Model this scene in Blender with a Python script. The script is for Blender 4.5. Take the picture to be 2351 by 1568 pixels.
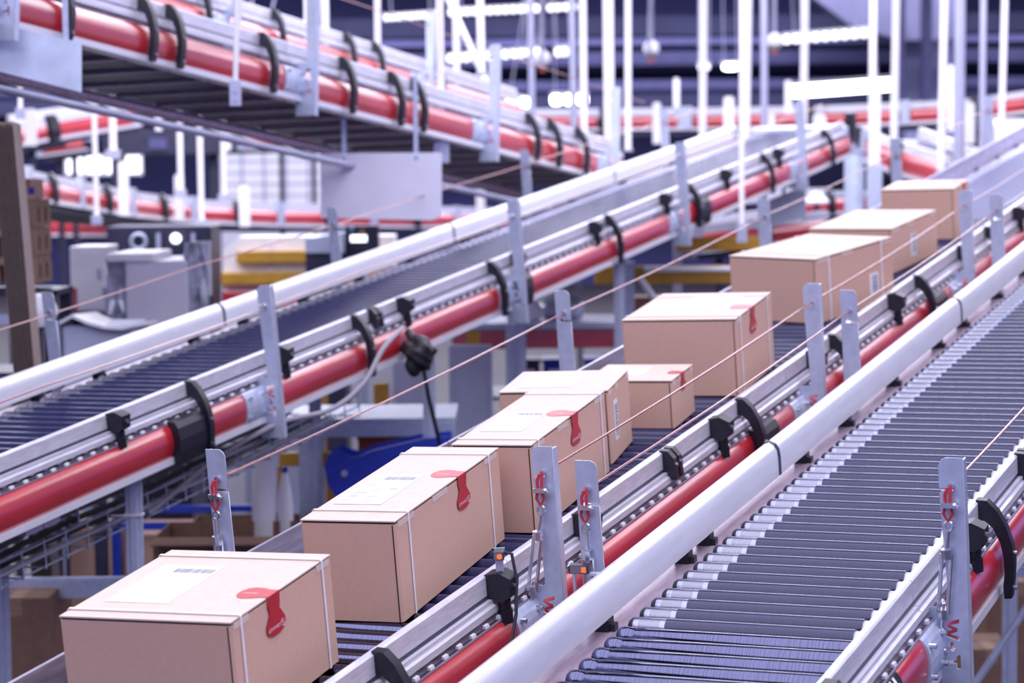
import bpy, bmesh, math, random
from mathutils import Vector, Matrix
random.seed(7)
for o in list(bpy.data.objects): bpy.data.objects.remove(o, do_unlink=True)
scene = bpy.context.scene
C = scene.collection

# ------------------------------------------------------------------ camera
FPX, CX, CY = 5200.0, 1175.5, 784.0
CAMZ = 3.0
PITCH = math.atan(384.0/FPX); ROLL = 0.010
R0 = Vector((1,0,0)); F0 = Vector((0,math.cos(PITCH),-math.sin(PITCH))); U0 = Vector((0,math.sin(PITCH),math.cos(PITCH)))
RC = R0*math.cos(ROLL)-U0*math.sin(ROLL); UC = U0*math.cos(ROLL)+R0*math.sin(ROLL)
CAMP = Vector((0,0,CAMZ))
cd = bpy.data.cameras.new('camera'); cam = bpy.data.objects.new('camera', cd); C.objects.link(cam)
cam.matrix_world = Matrix((( RC.x,UC.x,-F0.x,CAMP.x),(RC.y,UC.y,-F0.y,CAMP.y),(RC.z,UC.z,-F0.z,CAMP.z),(0,0,0,1)))
cd.sensor_fit = 'HORIZONTAL'; cd.sensor_width = 36.0; cd.lens = FPX/2351*36
cd.clip_start = 0.1; cd.clip_end = 300
cd.dof.use_dof = True; cd.dof.focus_distance = 6.0; cd.dof.aperture_fstop = 3.2
scene.camera = cam

# ------------------------------------------------------------------ world, exposure
w = bpy.data.worlds.new('world'); scene.world = w; w.use_nodes = True
bg = w.node_tree.nodes['Background']
bg.inputs[0].default_value = (0.39,0.38,1.0,1); bg.inputs[1].default_value = 0.78
scene.view_settings.view_transform = 'Standard'; scene.view_settings.look = 'None'
scene.view_settings.exposure = 0.30; scene.view_settings.gamma = 1.0
scene.view_settings.use_curve_mapping = False

# overhead area lights: batten lamp strips over the lines, plus added unseen fills
def area_light(x, y, z, lx, ly, power):
    l = bpy.data.lights.new('overhead_light', 'AREA'); l.shape = 'RECTANGLE'; l.size = lx; l.size_y = ly
    l.energy = power*0.93; l.color = (0.85,0.83,1.0)
    o = bpy.data.objects.new('overhead_light', l); C.objects.link(o); o.location = (x,y,z)
    return o
area_light(0.5, 2.5, 9.0, 22, 15, 2750)        # broad unseen fill added overhead for soft light and even roller reflections
for y_, p_ in ((13.5,560),(17.0,640),(21.0,700),(26.0,760)):
    area_light(0.5, y_, 6.05, 16, 0.9, p_)
for y_ in (33.0,41.0,49.0,56.0): area_light(-4.0, y_, 8.7, 40, 0.5, 2600)  # unseen strips added above the view to brighten the back wall

# ------------------------------------------------------------------ frames
def c2w(v): return CAMP + RC*v[0] + UC*v[1] + F0*v[2]
def d2w(v): return RC*v[0] + UC*v[1] + F0*v[2]
def W(px, py, d): return c2w(((px-CX)/FPX*d, -(py-CY)/FPX*d, d))
def nv(v): return Vector(v).normalized()
ES = nv((2325,1127,FPX)); EU = -nv((-(FPX*FPX+1127*84)/2325,84,FPX)); EN = EU.cross(ES)
if EN.y < 0: EN = -EN
ES1 = nv((2565,-239,FPX)); EU1 = (EU-ES1*EU.dot(ES1)).normalized(); EN1 = EU1.cross(ES1)
if EN1.y < 0: EN1 = -EN1
def frame_matrix(eu, es, en, u, s, n):
    o = c2w(eu*u+es*s+en*n); X = d2w(eu); Y = d2w(es); Z = d2w(en)
    return Matrix(((X.x,Y.x,Z.x,o.x),(X.y,Y.y,Z.y,o.y),(X.z,Y.z,Z.z,o.z),(0,0,0,1)))
def s_at(px, py, u, fr=(EU,ES,EN)):
    d = Vector(((px-CX)/FPX, -(py-CY)/FPX, 1)); l = u/d.dot(fr[0])
    return l*d.dot(fr[1]), l*d.dot(fr[2])

# ------------------------------------------------------------------ materials
MATS = {}
def mat(name, col, rough=0.5, metal=0.0, noise=0.0, nscale=20.0, bump=0.0, bscale=200.0, coat=0.0, emit=None, spec=0.5, stretch=None, col2=None, trans=0.0):
    m = bpy.data.materials.new(name); m.use_nodes = True
    nt = m.node_tree; b = nt.nodes['Principled BSDF']
    b.inputs['Base Color'].default_value = (*col,1); b.inputs['Roughness'].default_value = rough
    b.inputs['Metallic'].default_value = metal; b.inputs['Specular IOR Level'].default_value = spec
    if coat: b.inputs['Coat Weight'].default_value = coat; b.inputs['Coat Roughness'].default_value = 0.24; b.inputs['Coat IOR'].default_value = 1.5 if coat<0.75 else 2.0
    if trans: b.inputs['Transmission Weight'].default_value = trans
    if emit: b.inputs['Emission Color'].default_value = (*emit[0],1); b.inputs['Emission Strength'].default_value = emit[1]
    tc = nt.nodes.new('ShaderNodeTexCoord'); mp = nt.nodes.new('ShaderNodeMapping')
    nt.links.new(tc.outputs['Object'], mp.inputs['Vector'])
    if stretch: mp.inputs['Scale'].default_value = stretch
    n = nt.nodes.new('ShaderNodeTexNoise'); n.inputs['Scale'].default_value = nscale; n.inputs['Detail'].default_value = 4
    nt.links.new(mp.outputs['Vector'], n.inputs['Vector'])
    r = nt.nodes.new('ShaderNodeValToRGB'); e = r.color_ramp.elements
    k = noise
    c2 = col2 if col2 else tuple(c*(1-k) for c in col)
    e[0].position = 0.35; e[0].color = (*c2,1); e[1].position = 0.68; e[1].color = (*[min(1,c*(1+k*0.5)) for c in col],1)
    nt.links.new(n.outputs['Fac'], r.inputs['Fac']); nt.links.new(r.outputs['Color'], b.inputs['Base Color'])
    if bump:
        n2 = nt.nodes.new('ShaderNodeTexNoise'); n2.inputs['Scale'].default_value = bscale
        nt.links.new(mp.outputs['Vector'], n2.inputs['Vector'])
        bp = nt.nodes.new('ShaderNodeBump'); bp.inputs['Strength'].default_value = bump; bp.inputs['Distance'].default_value = 0.002
        nt.links.new(n2.outputs['Fac'], bp.inputs['Height']); nt.links.new(bp.outputs['Normal'], b.inputs['Normal'])
    MATS[name] = m; return m
mat('alu_white', (0.80,0.81,0.88), 0.34, 0.25, 0.05, 12, stretch=(3,0.5,3))
mat('alu_scuffed', (0.76,0.76,0.85), 0.36, 0.30, 0.12, 9, stretch=(6,1.6,10))
mat('galvanised', (0.56,0.62,0.78), 0.42, 0.35, 0.10, 30)
mat('galv_light', (0.62,0.66,0.80), 0.38, 0.5, 0.08, 25)
mat('sheet_steel', (0.52,0.50,0.62), 0.30, 0.6, 0.25, 8, stretch=(5,0.8,9))
mat('end_cap', (0.62,0.62,0.74), 0.35, 0.1, 0.05, 20)
mat('mauve_sheen_steel', (0.50,0.40,0.50), 0.36, 0.45, 0.22, 14, stretch=(4,0.7,4))  # steel with its pinkish reflection put into the base colour
mat('red_paint', (0.55,0.015,0.030), 0.34, 0.0, 0.22, 4, coat=0.8, stretch=(1,0.6,6), spec=0.7)
mat('black_plastic', (0.010,0.010,0.020), 0.42, 0.0, 0.2, 40, bump=0.15, bscale=500)
mat('dark_metal', (0.045,0.045,0.085), 0.45, 0.3, 0.2, 10)
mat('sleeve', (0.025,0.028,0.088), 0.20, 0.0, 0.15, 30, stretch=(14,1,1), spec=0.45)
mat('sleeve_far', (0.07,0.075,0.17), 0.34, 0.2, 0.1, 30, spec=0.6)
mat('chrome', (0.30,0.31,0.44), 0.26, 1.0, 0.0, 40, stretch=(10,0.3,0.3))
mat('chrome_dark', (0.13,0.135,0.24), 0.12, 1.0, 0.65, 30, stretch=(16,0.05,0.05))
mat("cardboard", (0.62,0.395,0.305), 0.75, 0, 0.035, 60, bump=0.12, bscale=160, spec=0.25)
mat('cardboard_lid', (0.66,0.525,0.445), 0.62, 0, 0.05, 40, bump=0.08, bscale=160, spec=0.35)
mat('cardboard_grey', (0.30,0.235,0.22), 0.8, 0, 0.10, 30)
mat('cardboard_brown_shaded', (0.24,0.135,0.095), 0.8, 0, 0.12, 20)  # brown board darkened further, shade below the lines put into its colour
mat('seam_dark', (0.035,0.020,0.018), 0.8)
mat('strap_white', (0.82,0.80,0.84), 0.4, 0, 0.05, 50)
mat('paper', (0.82,0.82,0.80), 0.45, 0, 0.03, 60)
mat('ink', (0.16,0.16,0.20), 0.6)
mat('sticker_red', (0.46,0.012,0.024), 0.42, 0, 0.1, 20, coat=0.08, spec=0.3)
mat('sticker_print', (0.85,0.72,0.72), 0.4)
mat('barcode_blue', (0.08,0.11,0.25), 0.5)
mat('cord_red', (0.55,0.035,0.05), 0.35, 0, 0.15, 60, coat=0.4)
mat('cord_pink', (0.46,0.17,0.16), 0.25, 0, 0.15, 60, coat=0.8)
mat('zinc', (0.66,0.68,0.76), 0.25, 0.9, 0.15, 60)
mat('lens_red', (0.55,0.05,0.02), 0.2, emit=((1.0,0.10,0.02),1.6))
mat('sensor_blue', (0.25,0.50,0.70), 0.4)
mat('cable_black', (0.02,0.02,0.03), 0.45)
mat('cable_grey', (0.32,0.30,0.36), 0.5)
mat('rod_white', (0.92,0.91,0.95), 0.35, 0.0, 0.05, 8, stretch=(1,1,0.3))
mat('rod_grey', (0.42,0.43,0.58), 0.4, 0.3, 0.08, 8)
mat('yellow', (0.55,0.30,0.03), 0.5, 0, 0.15, 12)
mat('white_paint', (0.90,0.90,0.96), 0.45, 0, 0.05, 5)
mat('panel_white', (0.72,0.72,0.84), 0.5, 0, 0.10, 2.2)
mat('panel_zinc', (0.60,0.68,0.84), 0.42, 0.25, 0.16, 7)
mat('blue_plastic', (0.010,0.035,0.42), 0.4, 0, 0.15, 15)
mat('blue_frame', (0.015,0.06,0.55), 0.45, 0, 0.15, 15)
mat('grey_panel', (0.50,0.54,0.72), 0.5, 0, 0.10, 4)
mat('wrap_film', (0.55,0.58,0.70), 0.18, 0.2, 0.35, 14, bump=0.6, bscale=18)
mat('orange', (0.55,0.12,0.05), 0.5, 0, 0.1, 12)
mat('wood', (0.36,0.22,0.15), 0.75, 0, 0.25, 12, stretch=(1,6,6))
mat('glow', (0.9,0.9,1.0), 0.5, emit=((0.90,0.91,1.0),9.0))
mat('glow_soft', (0.9,0.9,1.0), 0.5, emit=((0.88,0.89,1.0),2.2))
mat('wall_navy', (0.018,0.020,0.115), 0.7, 0, 0.45, 0.35, stretch=(0.35,1,1.6))
mat('ceiling_navy', (0.05,0.052,0.13), 0.8, 0, 0.2, 1.0)
mat('beam_blue', (0.10,0.10,0.25), 0.6, 0.1, 0.15, 3)
mat('duct_grey', (0.13,0.13,0.24), 0.6, 0, 0.1, 1.5)
mat('door_grey', (0.34,0.35,0.58), 0.55, 0.1, 0.08, 3)
mat('floor_dark', (0.022,0.018,0.026), 0.55, 0, 0.25, 2.0)
mat('bag_black', (0.022,0.022,0.030), 0.5, 0, 0.3, 9, bump=0.6, bscale=25)
M = MATS
# grooved steel roller end: fine turned rings
def grooved():
    m = mat('grooved_steel', (0.60,0.61,0.70), 0.28, 1.0, 0.1, 40); nt = m.node_tree; b = nt.nodes['Principled BSDF']
    tc = nt.nodes.new('ShaderNodeTexCoord'); wv = nt.nodes.new('ShaderNodeTexWave'); wv.bands_direction = 'X'; wv.inputs['Scale'].default_value = 105
    nt.links.new(tc.outputs['Object'], wv.inputs['Vector'])
    r = nt.nodes.new('ShaderNodeValToRGB'); r.color_ramp.elements[0].color = (0.03,0.03,0.07,1); r.color_ramp.elements[1].color = (0.45,0.46,0.58,1)
    nt.links.new(wv.outputs['Fac'], r.inputs['Fac']); nt.links.new(r.outputs['Color'], b.inputs['Base Color'])
    bp = nt.nodes.new('ShaderNodeBump'); bp.inputs['Strength'].default_value = 0.2; bp.inputs['Distance'].default_value = 0.001
    nt.links.new(wv.outputs['Fac'], bp.inputs['Height']); nt.links.new(bp.outputs['Normal'], b.inputs['Normal'])
grooved()

# ------------------------------------------------------------------ mesh helpers
class MB:
    def __init__(s): s.v=[]; s.f=[]; s.m=[]
    def add(s, vs, fs, mi=0):
        o=len(s.v); s.v += [tuple(v) for v in vs]
        for f in fs: s.f.append([i+o for i in f]); s.m.append(mi)
        return s
    def box(s, x0,x1,y0,y1,z0,z1, mi=0):
        vs=[(x0,y0,z0),(x1,y0,z0),(x1,y1,z0),(x0,y1,z0),(x0,y0,z1),(x1,y0,z1),(x1,y1,z1),(x0,y1,z1)]
        return s.add(vs,[(3,2,1,0),(4,5,6,7),(0,1,5,4),(1,2,6,5),(2,3,7,6),(3,0,4,7)],mi)
    def prism(s, prof, y0, y1, mi=0, axis='y'):      # profile (x,z) counter-clockwise seen from -y, run along y
        n=len(prof)
        def P(p,t):
            if axis=='y': return (p[0],t,p[1])
            if axis=='z': return (p[0],p[1],t)
            return (t,p[0],p[1])
        vs=[P(p,y0) for p in prof]+[P(p,y1) for p in prof]
        fs=[(i,(i+1)%n,(i+1)%n+n,i+n) for i in range(n)]
        fs.append(tuple(range(n-1,-1,-1))); fs.append(tuple(range(n,2*n)))
        return s.add(vs,fs,mi)
    def tube(s, pts, r, n=8, mi=0, closed=False):
        pts=[Vector(p) for p in pts]; k=len(pts); rings=[]
        rr = r if isinstance(r,(list,tuple)) else [r]*k
        prev=None; vs=[]
        for i,p in enumerate(pts):
            if closed: t=(pts[(i+1)%k]-pts[i-1])
            else: t = pts[min(i+1,k-1)]-pts[max(i-1,0)]
            t.normalize()
            if prev is None:
                a = Vector((0,0,1)) if abs(t.z)<0.9 else Vector((1,0,0)); a=(a-t*a.dot(t)).normalized()
            else: a=(prev-t*prev.dot(t)).normalized()
            prev=a; b=t.cross(a)
            vs += [p+(a*math.cos(2*math.pi*j/n)+b*math.sin(2*math.pi*j/n))*rr[i] for j in range(n)]
        fs=[]
        for i in range(k if closed else k-1):
            i2=(i+1)%k
            for j in range(n): fs.append((i*n+j,i*n+(j+1)%n,i2*n+(j+1)%n,i2*n+j))
        if not closed: fs.append(tuple(range(n-1,-1,-1))); fs.append(tuple(range((k-1)*n,k*n)))
        return s.add(vs,fs,mi)
    def lathe_x(s, prof, n=16, mi=0, cy=0, cz=0):     # prof: (x, r)
        vs=[]; fs=[]
        for x,r in prof: vs += [(x,cy+r*math.cos(2*math.pi*j/n),cz+r*math.sin(2*math.pi*j/n)) for j in range(n)]
        for i in range(len(prof)-1):
            for j in range(n): fs.append((i*n+j,(i+1)*n+j,(i+1)*n+(j+1)%n,i*n+(j+1)%n))
        fs.append(tuple(range(n))); fs.append(tuple(reversed(range((len(prof)-1)*n,len(prof)*n))))
        return s.add(vs,fs,mi)
    def cyl(s, p0, p1, r, n=12, mi=0): return s.tube([p0,p1], r, n, mi)
    def mesh(s, name, mats, smooth=False):
        me=bpy.data.meshes.new(name); me.from_pydata(s.v,[],s.f)
        for m_ in (mats if isinstance(mats,(list,tuple)) else [mats]): me.materials.append(M[m_])
        for p,i in zip(me.polygons,s.m): p.material_index=i
        bm=bmesh.new(); bm.from_mesh(me); bmesh.ops.recalc_face_normals(bm, faces=bm.faces); bm.to_mesh(me); bm.free()
        if smooth:
            for p in me.polygons: p.use_smooth = True
            try: me.set_sharp_from_angle(angle=math.radians(40))
            except Exception: pass
        return me
    def build(s, name, mats, parent=None, smooth=False, bevel=0):
        o = obj(name, s.mesh(name,mats,smooth), parent)
        if bevel:
            b=o.modifiers.new('bevel','BEVEL'); b.width=bevel; b.segments=2; b.limit_method='ANGLE'
        return o
def obj(name, me, parent=None, loc=None):
    o=bpy.data.objects.new(name, me); C.objects.link(o)
    if parent: o.parent=parent
    if loc is not None: o.location=loc
    return o
def tag(o, label, cat, group=None, kind=None):
    if label: o['label']=label
    if cat: o['category']=cat
    if group: o['group']=group
    if kind: o['kind']=kind
    return o
def empty(name, mw, label=None, cat=None, group=None):
    o=bpy.data.objects.new(name,None); C.objects.link(o); o.empty_display_size=0.1
    if isinstance(mw,Matrix): o.matrix_world=mw
    else: o.location=mw
    if label: tag(o,label,cat,group)
    return o
def struct(o): o['kind']='structure'; return o
def world_child(o, root, mw): # geometry given in world coordinates, parented to root
    o.parent=root; o.matrix_parent_inverse = mw.inverted(); return o
def arc(cx,cz,r,a0,a1,n): return [(cx+r*math.cos(math.radians(a0+(a1-a0)*i/n)), cz+r*math.sin(math.radians(a0+(a1-a0)*i/n))) for i in range(n+1)]
DG = None
def curve_mesh(name, splines, thick, mats):
    cu=bpy.data.curves.new(name,'CURVE'); cu.dimensions='2D'; cu.fill_mode='BOTH'; cu.extrude=thick/2
    for pts in splines:
        sp=cu.splines.new('POLY'); sp.points.add(len(pts)-1); sp.use_cyclic_u=True
        for p,q in zip(sp.points,pts): p.co=(q[0],q[1],0,1)
    t=bpy.data.objects.new(name,cu); C.objects.link(t)
    dg=bpy.context.evaluated_depsgraph_get()
    me=bpy.data.meshes.new_from_object(t.evaluated_get(dg)); bpy.data.objects.remove(t); bpy.data.curves.remove(cu)
    me.name=name; me.materials.clear(); me.materials.append(M[mats]); return me
def text_mesh(txt, size, mats, thick=0.0):
    cu=bpy.data.curves.new('lettering','FONT'); cu.body=txt; cu.size=size; cu.extrude=thick; cu.align_x='CENTER'; cu.align_y='CENTER'
    t=bpy.data.objects.new('lettering',cu); C.objects.link(t)
    dg=bpy.context.evaluated_depsgraph_get()
    me=bpy.data.meshes.new_from_object(t.evaluated_get(dg)); bpy.data.objects.remove(t); bpy.data.curves.remove(cu)
    me.name='lettering'; me.materials.clear(); me.materials.append(M[mats]); return me

# ------------------------------------------------------------------ the hall
def quad_obj(name, vs, m):
    me=bpy.data.meshes.new(name); me.from_pydata(vs,[],[tuple(range(len(vs)))]); me.materials.append(M[m]); return struct(obj(name,me))
WB = 62.0; ZC = 9.2
struct(MB().box(-40,40,-14,WB,-0.1,0.0).build('floor','floor_dark'))
struct(MB().box(-40,40,-14,WB,ZC,ZC+0.1).build('ceiling','ceiling_navy'))
wall = struct(MB().box(-40,40,WB,WB+0.2,0,ZC).build('wall_back','wall_navy'))
struct(MB().box(-26.2,-26,-14,WB,0,ZC).build('wall_left','wall_navy'))
# horizontal rails and pipes on and before the back wall
for i,(py,d,h,m_) in enumerate(((98,58,0.16,'beam_blue'),(196,60,0.24,'beam_blue'),(62,60,0.5,'ceiling_navy'),(136,60,0.35,'beam_blue'),(236,60,0.4,'ceiling_navy'))):
    z=W(1500,py,d).z
    struct(MB().box(-26,18,d-0.15,d+0.15,z-h/2,z+h/2).build('trim_%d'%(i+1),m_))
# pale wall section and slatted roller door at the right
a=W(2062,95,59); b=W(2190,235,59)
dr=struct(MB().box(a.x,b.x,58.9,59.0,0,a.z).build('door_1','door_grey'))
n=14
for k in range(n):
    z0=b.z+(a.z-b.z)*k/n; z1=b.z+(a.z-b.z)*(k+0.86)/n
    MB().prism([(58.84,z0),(58.90,z0),(58.90,z1),(58.84,z1-0.03),(58.81,(z0+z1)/2)],a.x+0.05,b.x-0.05,axis='x').build('slat','door_grey',dr)
pr=[W(1862,-10,57),W(2200,-10,57),W(2200,92,57),W(2068,92,57),W(1952,58,57)]
mb=MB(); k=len(pr); vs=[tuple(p) for p in pr]+[(p.x,p.y+0.8,p.z) for p in pr]
mb.add(vs,[tuple(range(k)),tuple(range(2*k-1,k-1,-1))]+[(i,i+k,(i+1)%k+k,(i+1)%k) for i in range(k)])
tag(mb.build('ventilation_duct','duct_grey'),'pale grey sloping ventilation duct under the ceiling above the slatted door','duct')
a=W(2120,0,56); struct(MB().box(a.x-0.12,a.x+0.12,55.9,56.2,0,ZC).build('trim_6','beam_blue'))
a=W(2060,0,56); struct(MB().box(a.x-0.10,a.x+0.10,55.9,56.2,0,ZC).build('trim_7','beam_blue'))

# ------------------------------------------------------------------ conveyors
H0 = -1.71
PITCHR = 0.0822
red_prof = lambda o=0.0: [(0.046+o,-0.060),(0.057+o,-0.066),(0.067+o,-0.080),(0.0735+o,-0.099),(0.0762+o,-0.122),(0.075+o,-0.145),(0.070+o,-0.168),(0.062+o,-0.186)]
def red_panel_mb(y0,y1,o=0.0,mirror=False):
    pr=red_prof(o)+[(0.040,-0.186),(0.036,-0.06)]
    if mirror: pr=[(-0.690-x,z) for x,z in reversed(pr)]
    return MB().prism(pr,y0,y1)
rail_prof = [(-0.684,0.0),(-0.684,0.055),(-0.687,0.080),(-0.697,0.097),(-0.712,0.105),(-0.726,0.100),(-0.735,0.085),(-0.735,0.0)]
guide_prof = [(0.0,0.004),(0.022,0.004),(0.022,0.056),(0.017,0.061),(0.003,0.061),(0.0,0.057)]
low_prof = [(0.020,-0.038),(0.044,-0.038),(0.044,-0.020),(0.036,-0.016),(0.036,-0.004),(0.020,-0.004)]
sheet_prof = [(-0.684,-0.03),(-0.684,0.090),(-0.688,0.094),(-0.735,0.060),(-0.735,-0.03)]
def arm_mesh():
    outer=[(0.016,0.066),(0.046,0.064),(0.074,0.035),(0.098,-0.010),(0.112,-0.060),(0.117,-0.110),(0.113,-0.160),(0.106,-0.212)]
    inner=[(0.086,-0.214),(0.084,-0.180),(0.089,-0.140),(0.088,-0.100),(0.080,-0.055),(0.060,-0.012),(0.040,0.006),(0.022,0.010)]
    mb=MB().prism(outer+inner,-0.016,0.016)
    mb.box(-0.004,0.03,-0.011,0.011,0.010,0.050)
    for x,z in ((0.087,-0.02),(0.112,-0.085),(0.110,-0.185)): mb.cyl((x-0.006,0,z),(x+0.010,0,z),0.006,8,1)
    return mb.mesh('arm',['black_plastic','zinc'],True)
def clamp_mesh():
    mb=MB().prism([(0.014,0.060),(0.014,0.000),(0.062,-0.012),(0.086,0.002),(0.092,0.052),(0.056,0.068)],-0.028,0.028)
    mb.cyl((0.058,0,-0.01),(0.058,0,-0.040),0.017,10); mb.cyl((0.058,0,-0.036),(0.058,0,-0.072),0.021,8)
    mb.cyl((0.088,0.004,0.028),(0.0945,0.004,0.028),0.008,8,1)
    return mb.mesh('clamp',['black_plastic','zinc'],False)
def twin_mesh():
    mb=MB()
    for y in (-0.03,0.012): mb.prism([(0.012,0.066),(0.012,-0.005),(0.055,-0.030),(0.066,-0.026),(0.060,0.040),(0.040,0.064)],y-0.014,y+0.014)
    mb.cyl((0.05,-0.03,0.02),(0.068,-0.03,0.02),0.006,8,1); mb.cyl((0.05,0.012,0.02),(0.068,0.012,0.02),0.006,8,1)
    return mb.mesh('twin_bracket',['black_plastic','zinc'])
ARM=arm_mesh(); CLAMP=clamp_mesh(); TWIN=twin_mesh()
def cover_mesh():
    pr=red_prof(0.022); mb=MB().prism([(0.05,-0.048),(0.088,-0.052),(0.100,-0.075),(0.106,-0.120),(0.104,-0.165),(0.094,-0.212),(0.05,-0.212)],-0.10,0.10)
    return mb.mesh('joint_cover',['black_plastic'])
COVER=cover_mesh()
def joint_mesh():
    mb=MB().prism([(0.05,-0.055)]+red_prof(0.007)+[(0.05,-0.192)],-0.085,0.085)
    for y in (-0.06,0.05):
        for z in (-0.085,-0.165): mb.cyl((0.07,y,z),(0.092,y,z),0.007,8,1)
    return mb.mesh('joint_plate',['galvanised','zinc'])
JOINT=joint_mesh()
# post plates: letters cut right through the lower plate
def letter_W(cx,cy,wd,ht):     # reads downwards, letter tops to the right
    p=[(0,0),(.22,0),(.32,.62),(.43,.2),(.57,.2),(.68,.62),(.78,0),(1,0),(.82,1),(.6,1),(.5,.62),(.4,1),(.18,1)]
    p=[(0,1),(.2,1),(.30,.35),(.42,.85),(.58,.85),(.70,.35),(.80,1),(1,1),(.80,0),(.62,0),(.5,.5),(.38,0),(.20,0)]
    return [(cx+(q[1]-.5)*wd, cy-(q[0]-.5)*ht) for q in p]
def letter_T(cx,cy,wd,ht):
    p=[(0,1),(1,1),(1,.72),(.62,.72),(.62,0),(.38,0),(.38,.72),(0,.72)]
    return [(cx+(q[1]-.5)*wd, cy-(q[0]-.5)*ht) for q in p]
def letter_V(cx,cy,wd,ht):
    p=[(0,.35),(.55,.35),(.55,0),(1,.55),(.55,1),(.55,.65),(0,.65)]
    return [(cx+(q[1]-.5)*wd, cy-(q[0]-.5)*ht) for q in p]
def postA_mesh():
    outer=[(0.142,-0.28),(0.142,0.355),(0.100,0.355),(0.088,0.349),(0.081,0.337),(0.081,0.278),(0.104,0.278),(0.104,0.284),(0.116,0.284),(0.116,0.272),(0.086,0.272),(0.081,0.265),(0.092,0.02),(0.094,-0.020),(0.088,-0.028),(0.040,-0.028),(0.040,-0.28)]
    slot=[(0.050,-0.085),(0.060,-0.085),(0.060,-0.145),(0.050,-0.145)]
    me=curve_mesh('cord_post',[outer,slot,letter_W(0.100,-0.085,0.036,0.058),letter_V(0.098,-0.130,0.024,0.026),letter_T(0.100,-0.168,0.036,0.036)],0.004,'galvanised')
    bm=bmesh.new(); bm.from_mesh(me)
    bmesh.ops.transform(bm, matrix=Matrix.Rotation(math.radians(90),4,'X'), verts=bm.verts)
    bm.to_mesh(me); bm.free()
    return me
def postB_mesh():
    outer=[(-0.800,-0.22),(-0.800,0.372),(-0.757,0.372),(-0.747,0.366),(-0.741,0.354),(-0.741,0.262),(-0.775,0.262),(-0.775,0.268),(-0.785,0.268),(-0.785,0.254),(-0.741,0.254),(-0.739,0.05),(-0.752,0.03),(-0.752,-0.22)]
    me=curve_mesh('cord_post',[outer],0.004,'galvanised')
    bm=bmesh.new(); bm.from_mesh(me)
    bmesh.ops.transform(bm, matrix=Matrix.Rotation(math.radians(90),4,'X'), verts=bm.verts)
    bm.to_mesh(me); bm.free()
    return me
POSTA=postA_mesh(); POSTB=postB_mesh()
FLA=MB().prism([(0.139,-0.28),(0.1435,-0.28),(0.1435,0.350),(0.139,0.350)],0.0,0.028).mesh('flange',['galv_light'])
FLB=MB().prism([(-0.8015,-0.22),(-0.797,-0.22),(-0.797,0.366),(-0.8015,0.366)],0.0,0.028).mesh('flange',['galv_light'])

def roller_meshes():
    st=MB()
    st.lathe_x([(-0.640,0.010),(-0.640,0.020),(-0.632,0.0265),(-0.626,0.0275)],16,3)
    st.lathe_x([(-0.626,0.0275),(-0.622,0.028),(-0.612,0.028)],16,0)
    st.lathe_x([(-0.612,0.028),(-0.554,0.028)],16,1)
    st.lathe_x([(-0.554,0.028),(-0.540,0.028),(-0.540,0.0235),(-0.064,0.0235)],16,0)
    st.lathe_x([(-0.064,0.0250),(0.020,0.0250),(0.022,0.008)],16,2)
    a=st.mesh('roller',['chrome','grooved_steel','end_cap','black_plastic'],True)
    sl=MB().lathe_x([(-0.541,0.024),(-0.541,0.0293),(-0.064,0.0293),(-0.064,0.024)],20).mesh('sleeve',['sleeve'],True)
    fc=MB(); fc.lathe_x([(-0.640,0.010),(-0.640,0.020),(-0.634,0.0265),(-0.626,0.0285),(-0.610,0.0285),(-0.608,0.0275),(-0.590,0.0275),(-0.588,0.0285),(0.0,0.0285),(0.022,0.0235),(0.022,0.008)],20,0)
    c=fc.mesh('roller',['chrome_dark'],True)
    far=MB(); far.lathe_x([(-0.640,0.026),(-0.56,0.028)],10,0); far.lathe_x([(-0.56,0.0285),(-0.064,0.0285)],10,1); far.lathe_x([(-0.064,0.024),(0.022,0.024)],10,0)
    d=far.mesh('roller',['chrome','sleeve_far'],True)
    return a,sl,c,d
ROL,SLV,ROLC,ROLF=roller_meshes()
GLINT=MB().prism([(0.0440,-0.0556),(0.0540,-0.0556),(0.0520,-0.0480),(0.0450,-0.0465)],-0.012,0.012).mesh('roller_end_glint',['alu_white'])  # pale pieces stand in for light showing in the gaps at roller ends
def inst(name, me, parent, y, z=0.0, x=0.0):
    o=bpy.data.objects.new(name,me); C.objects.link(o); o.parent=parent; o.location=(x,y,z); return o

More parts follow.
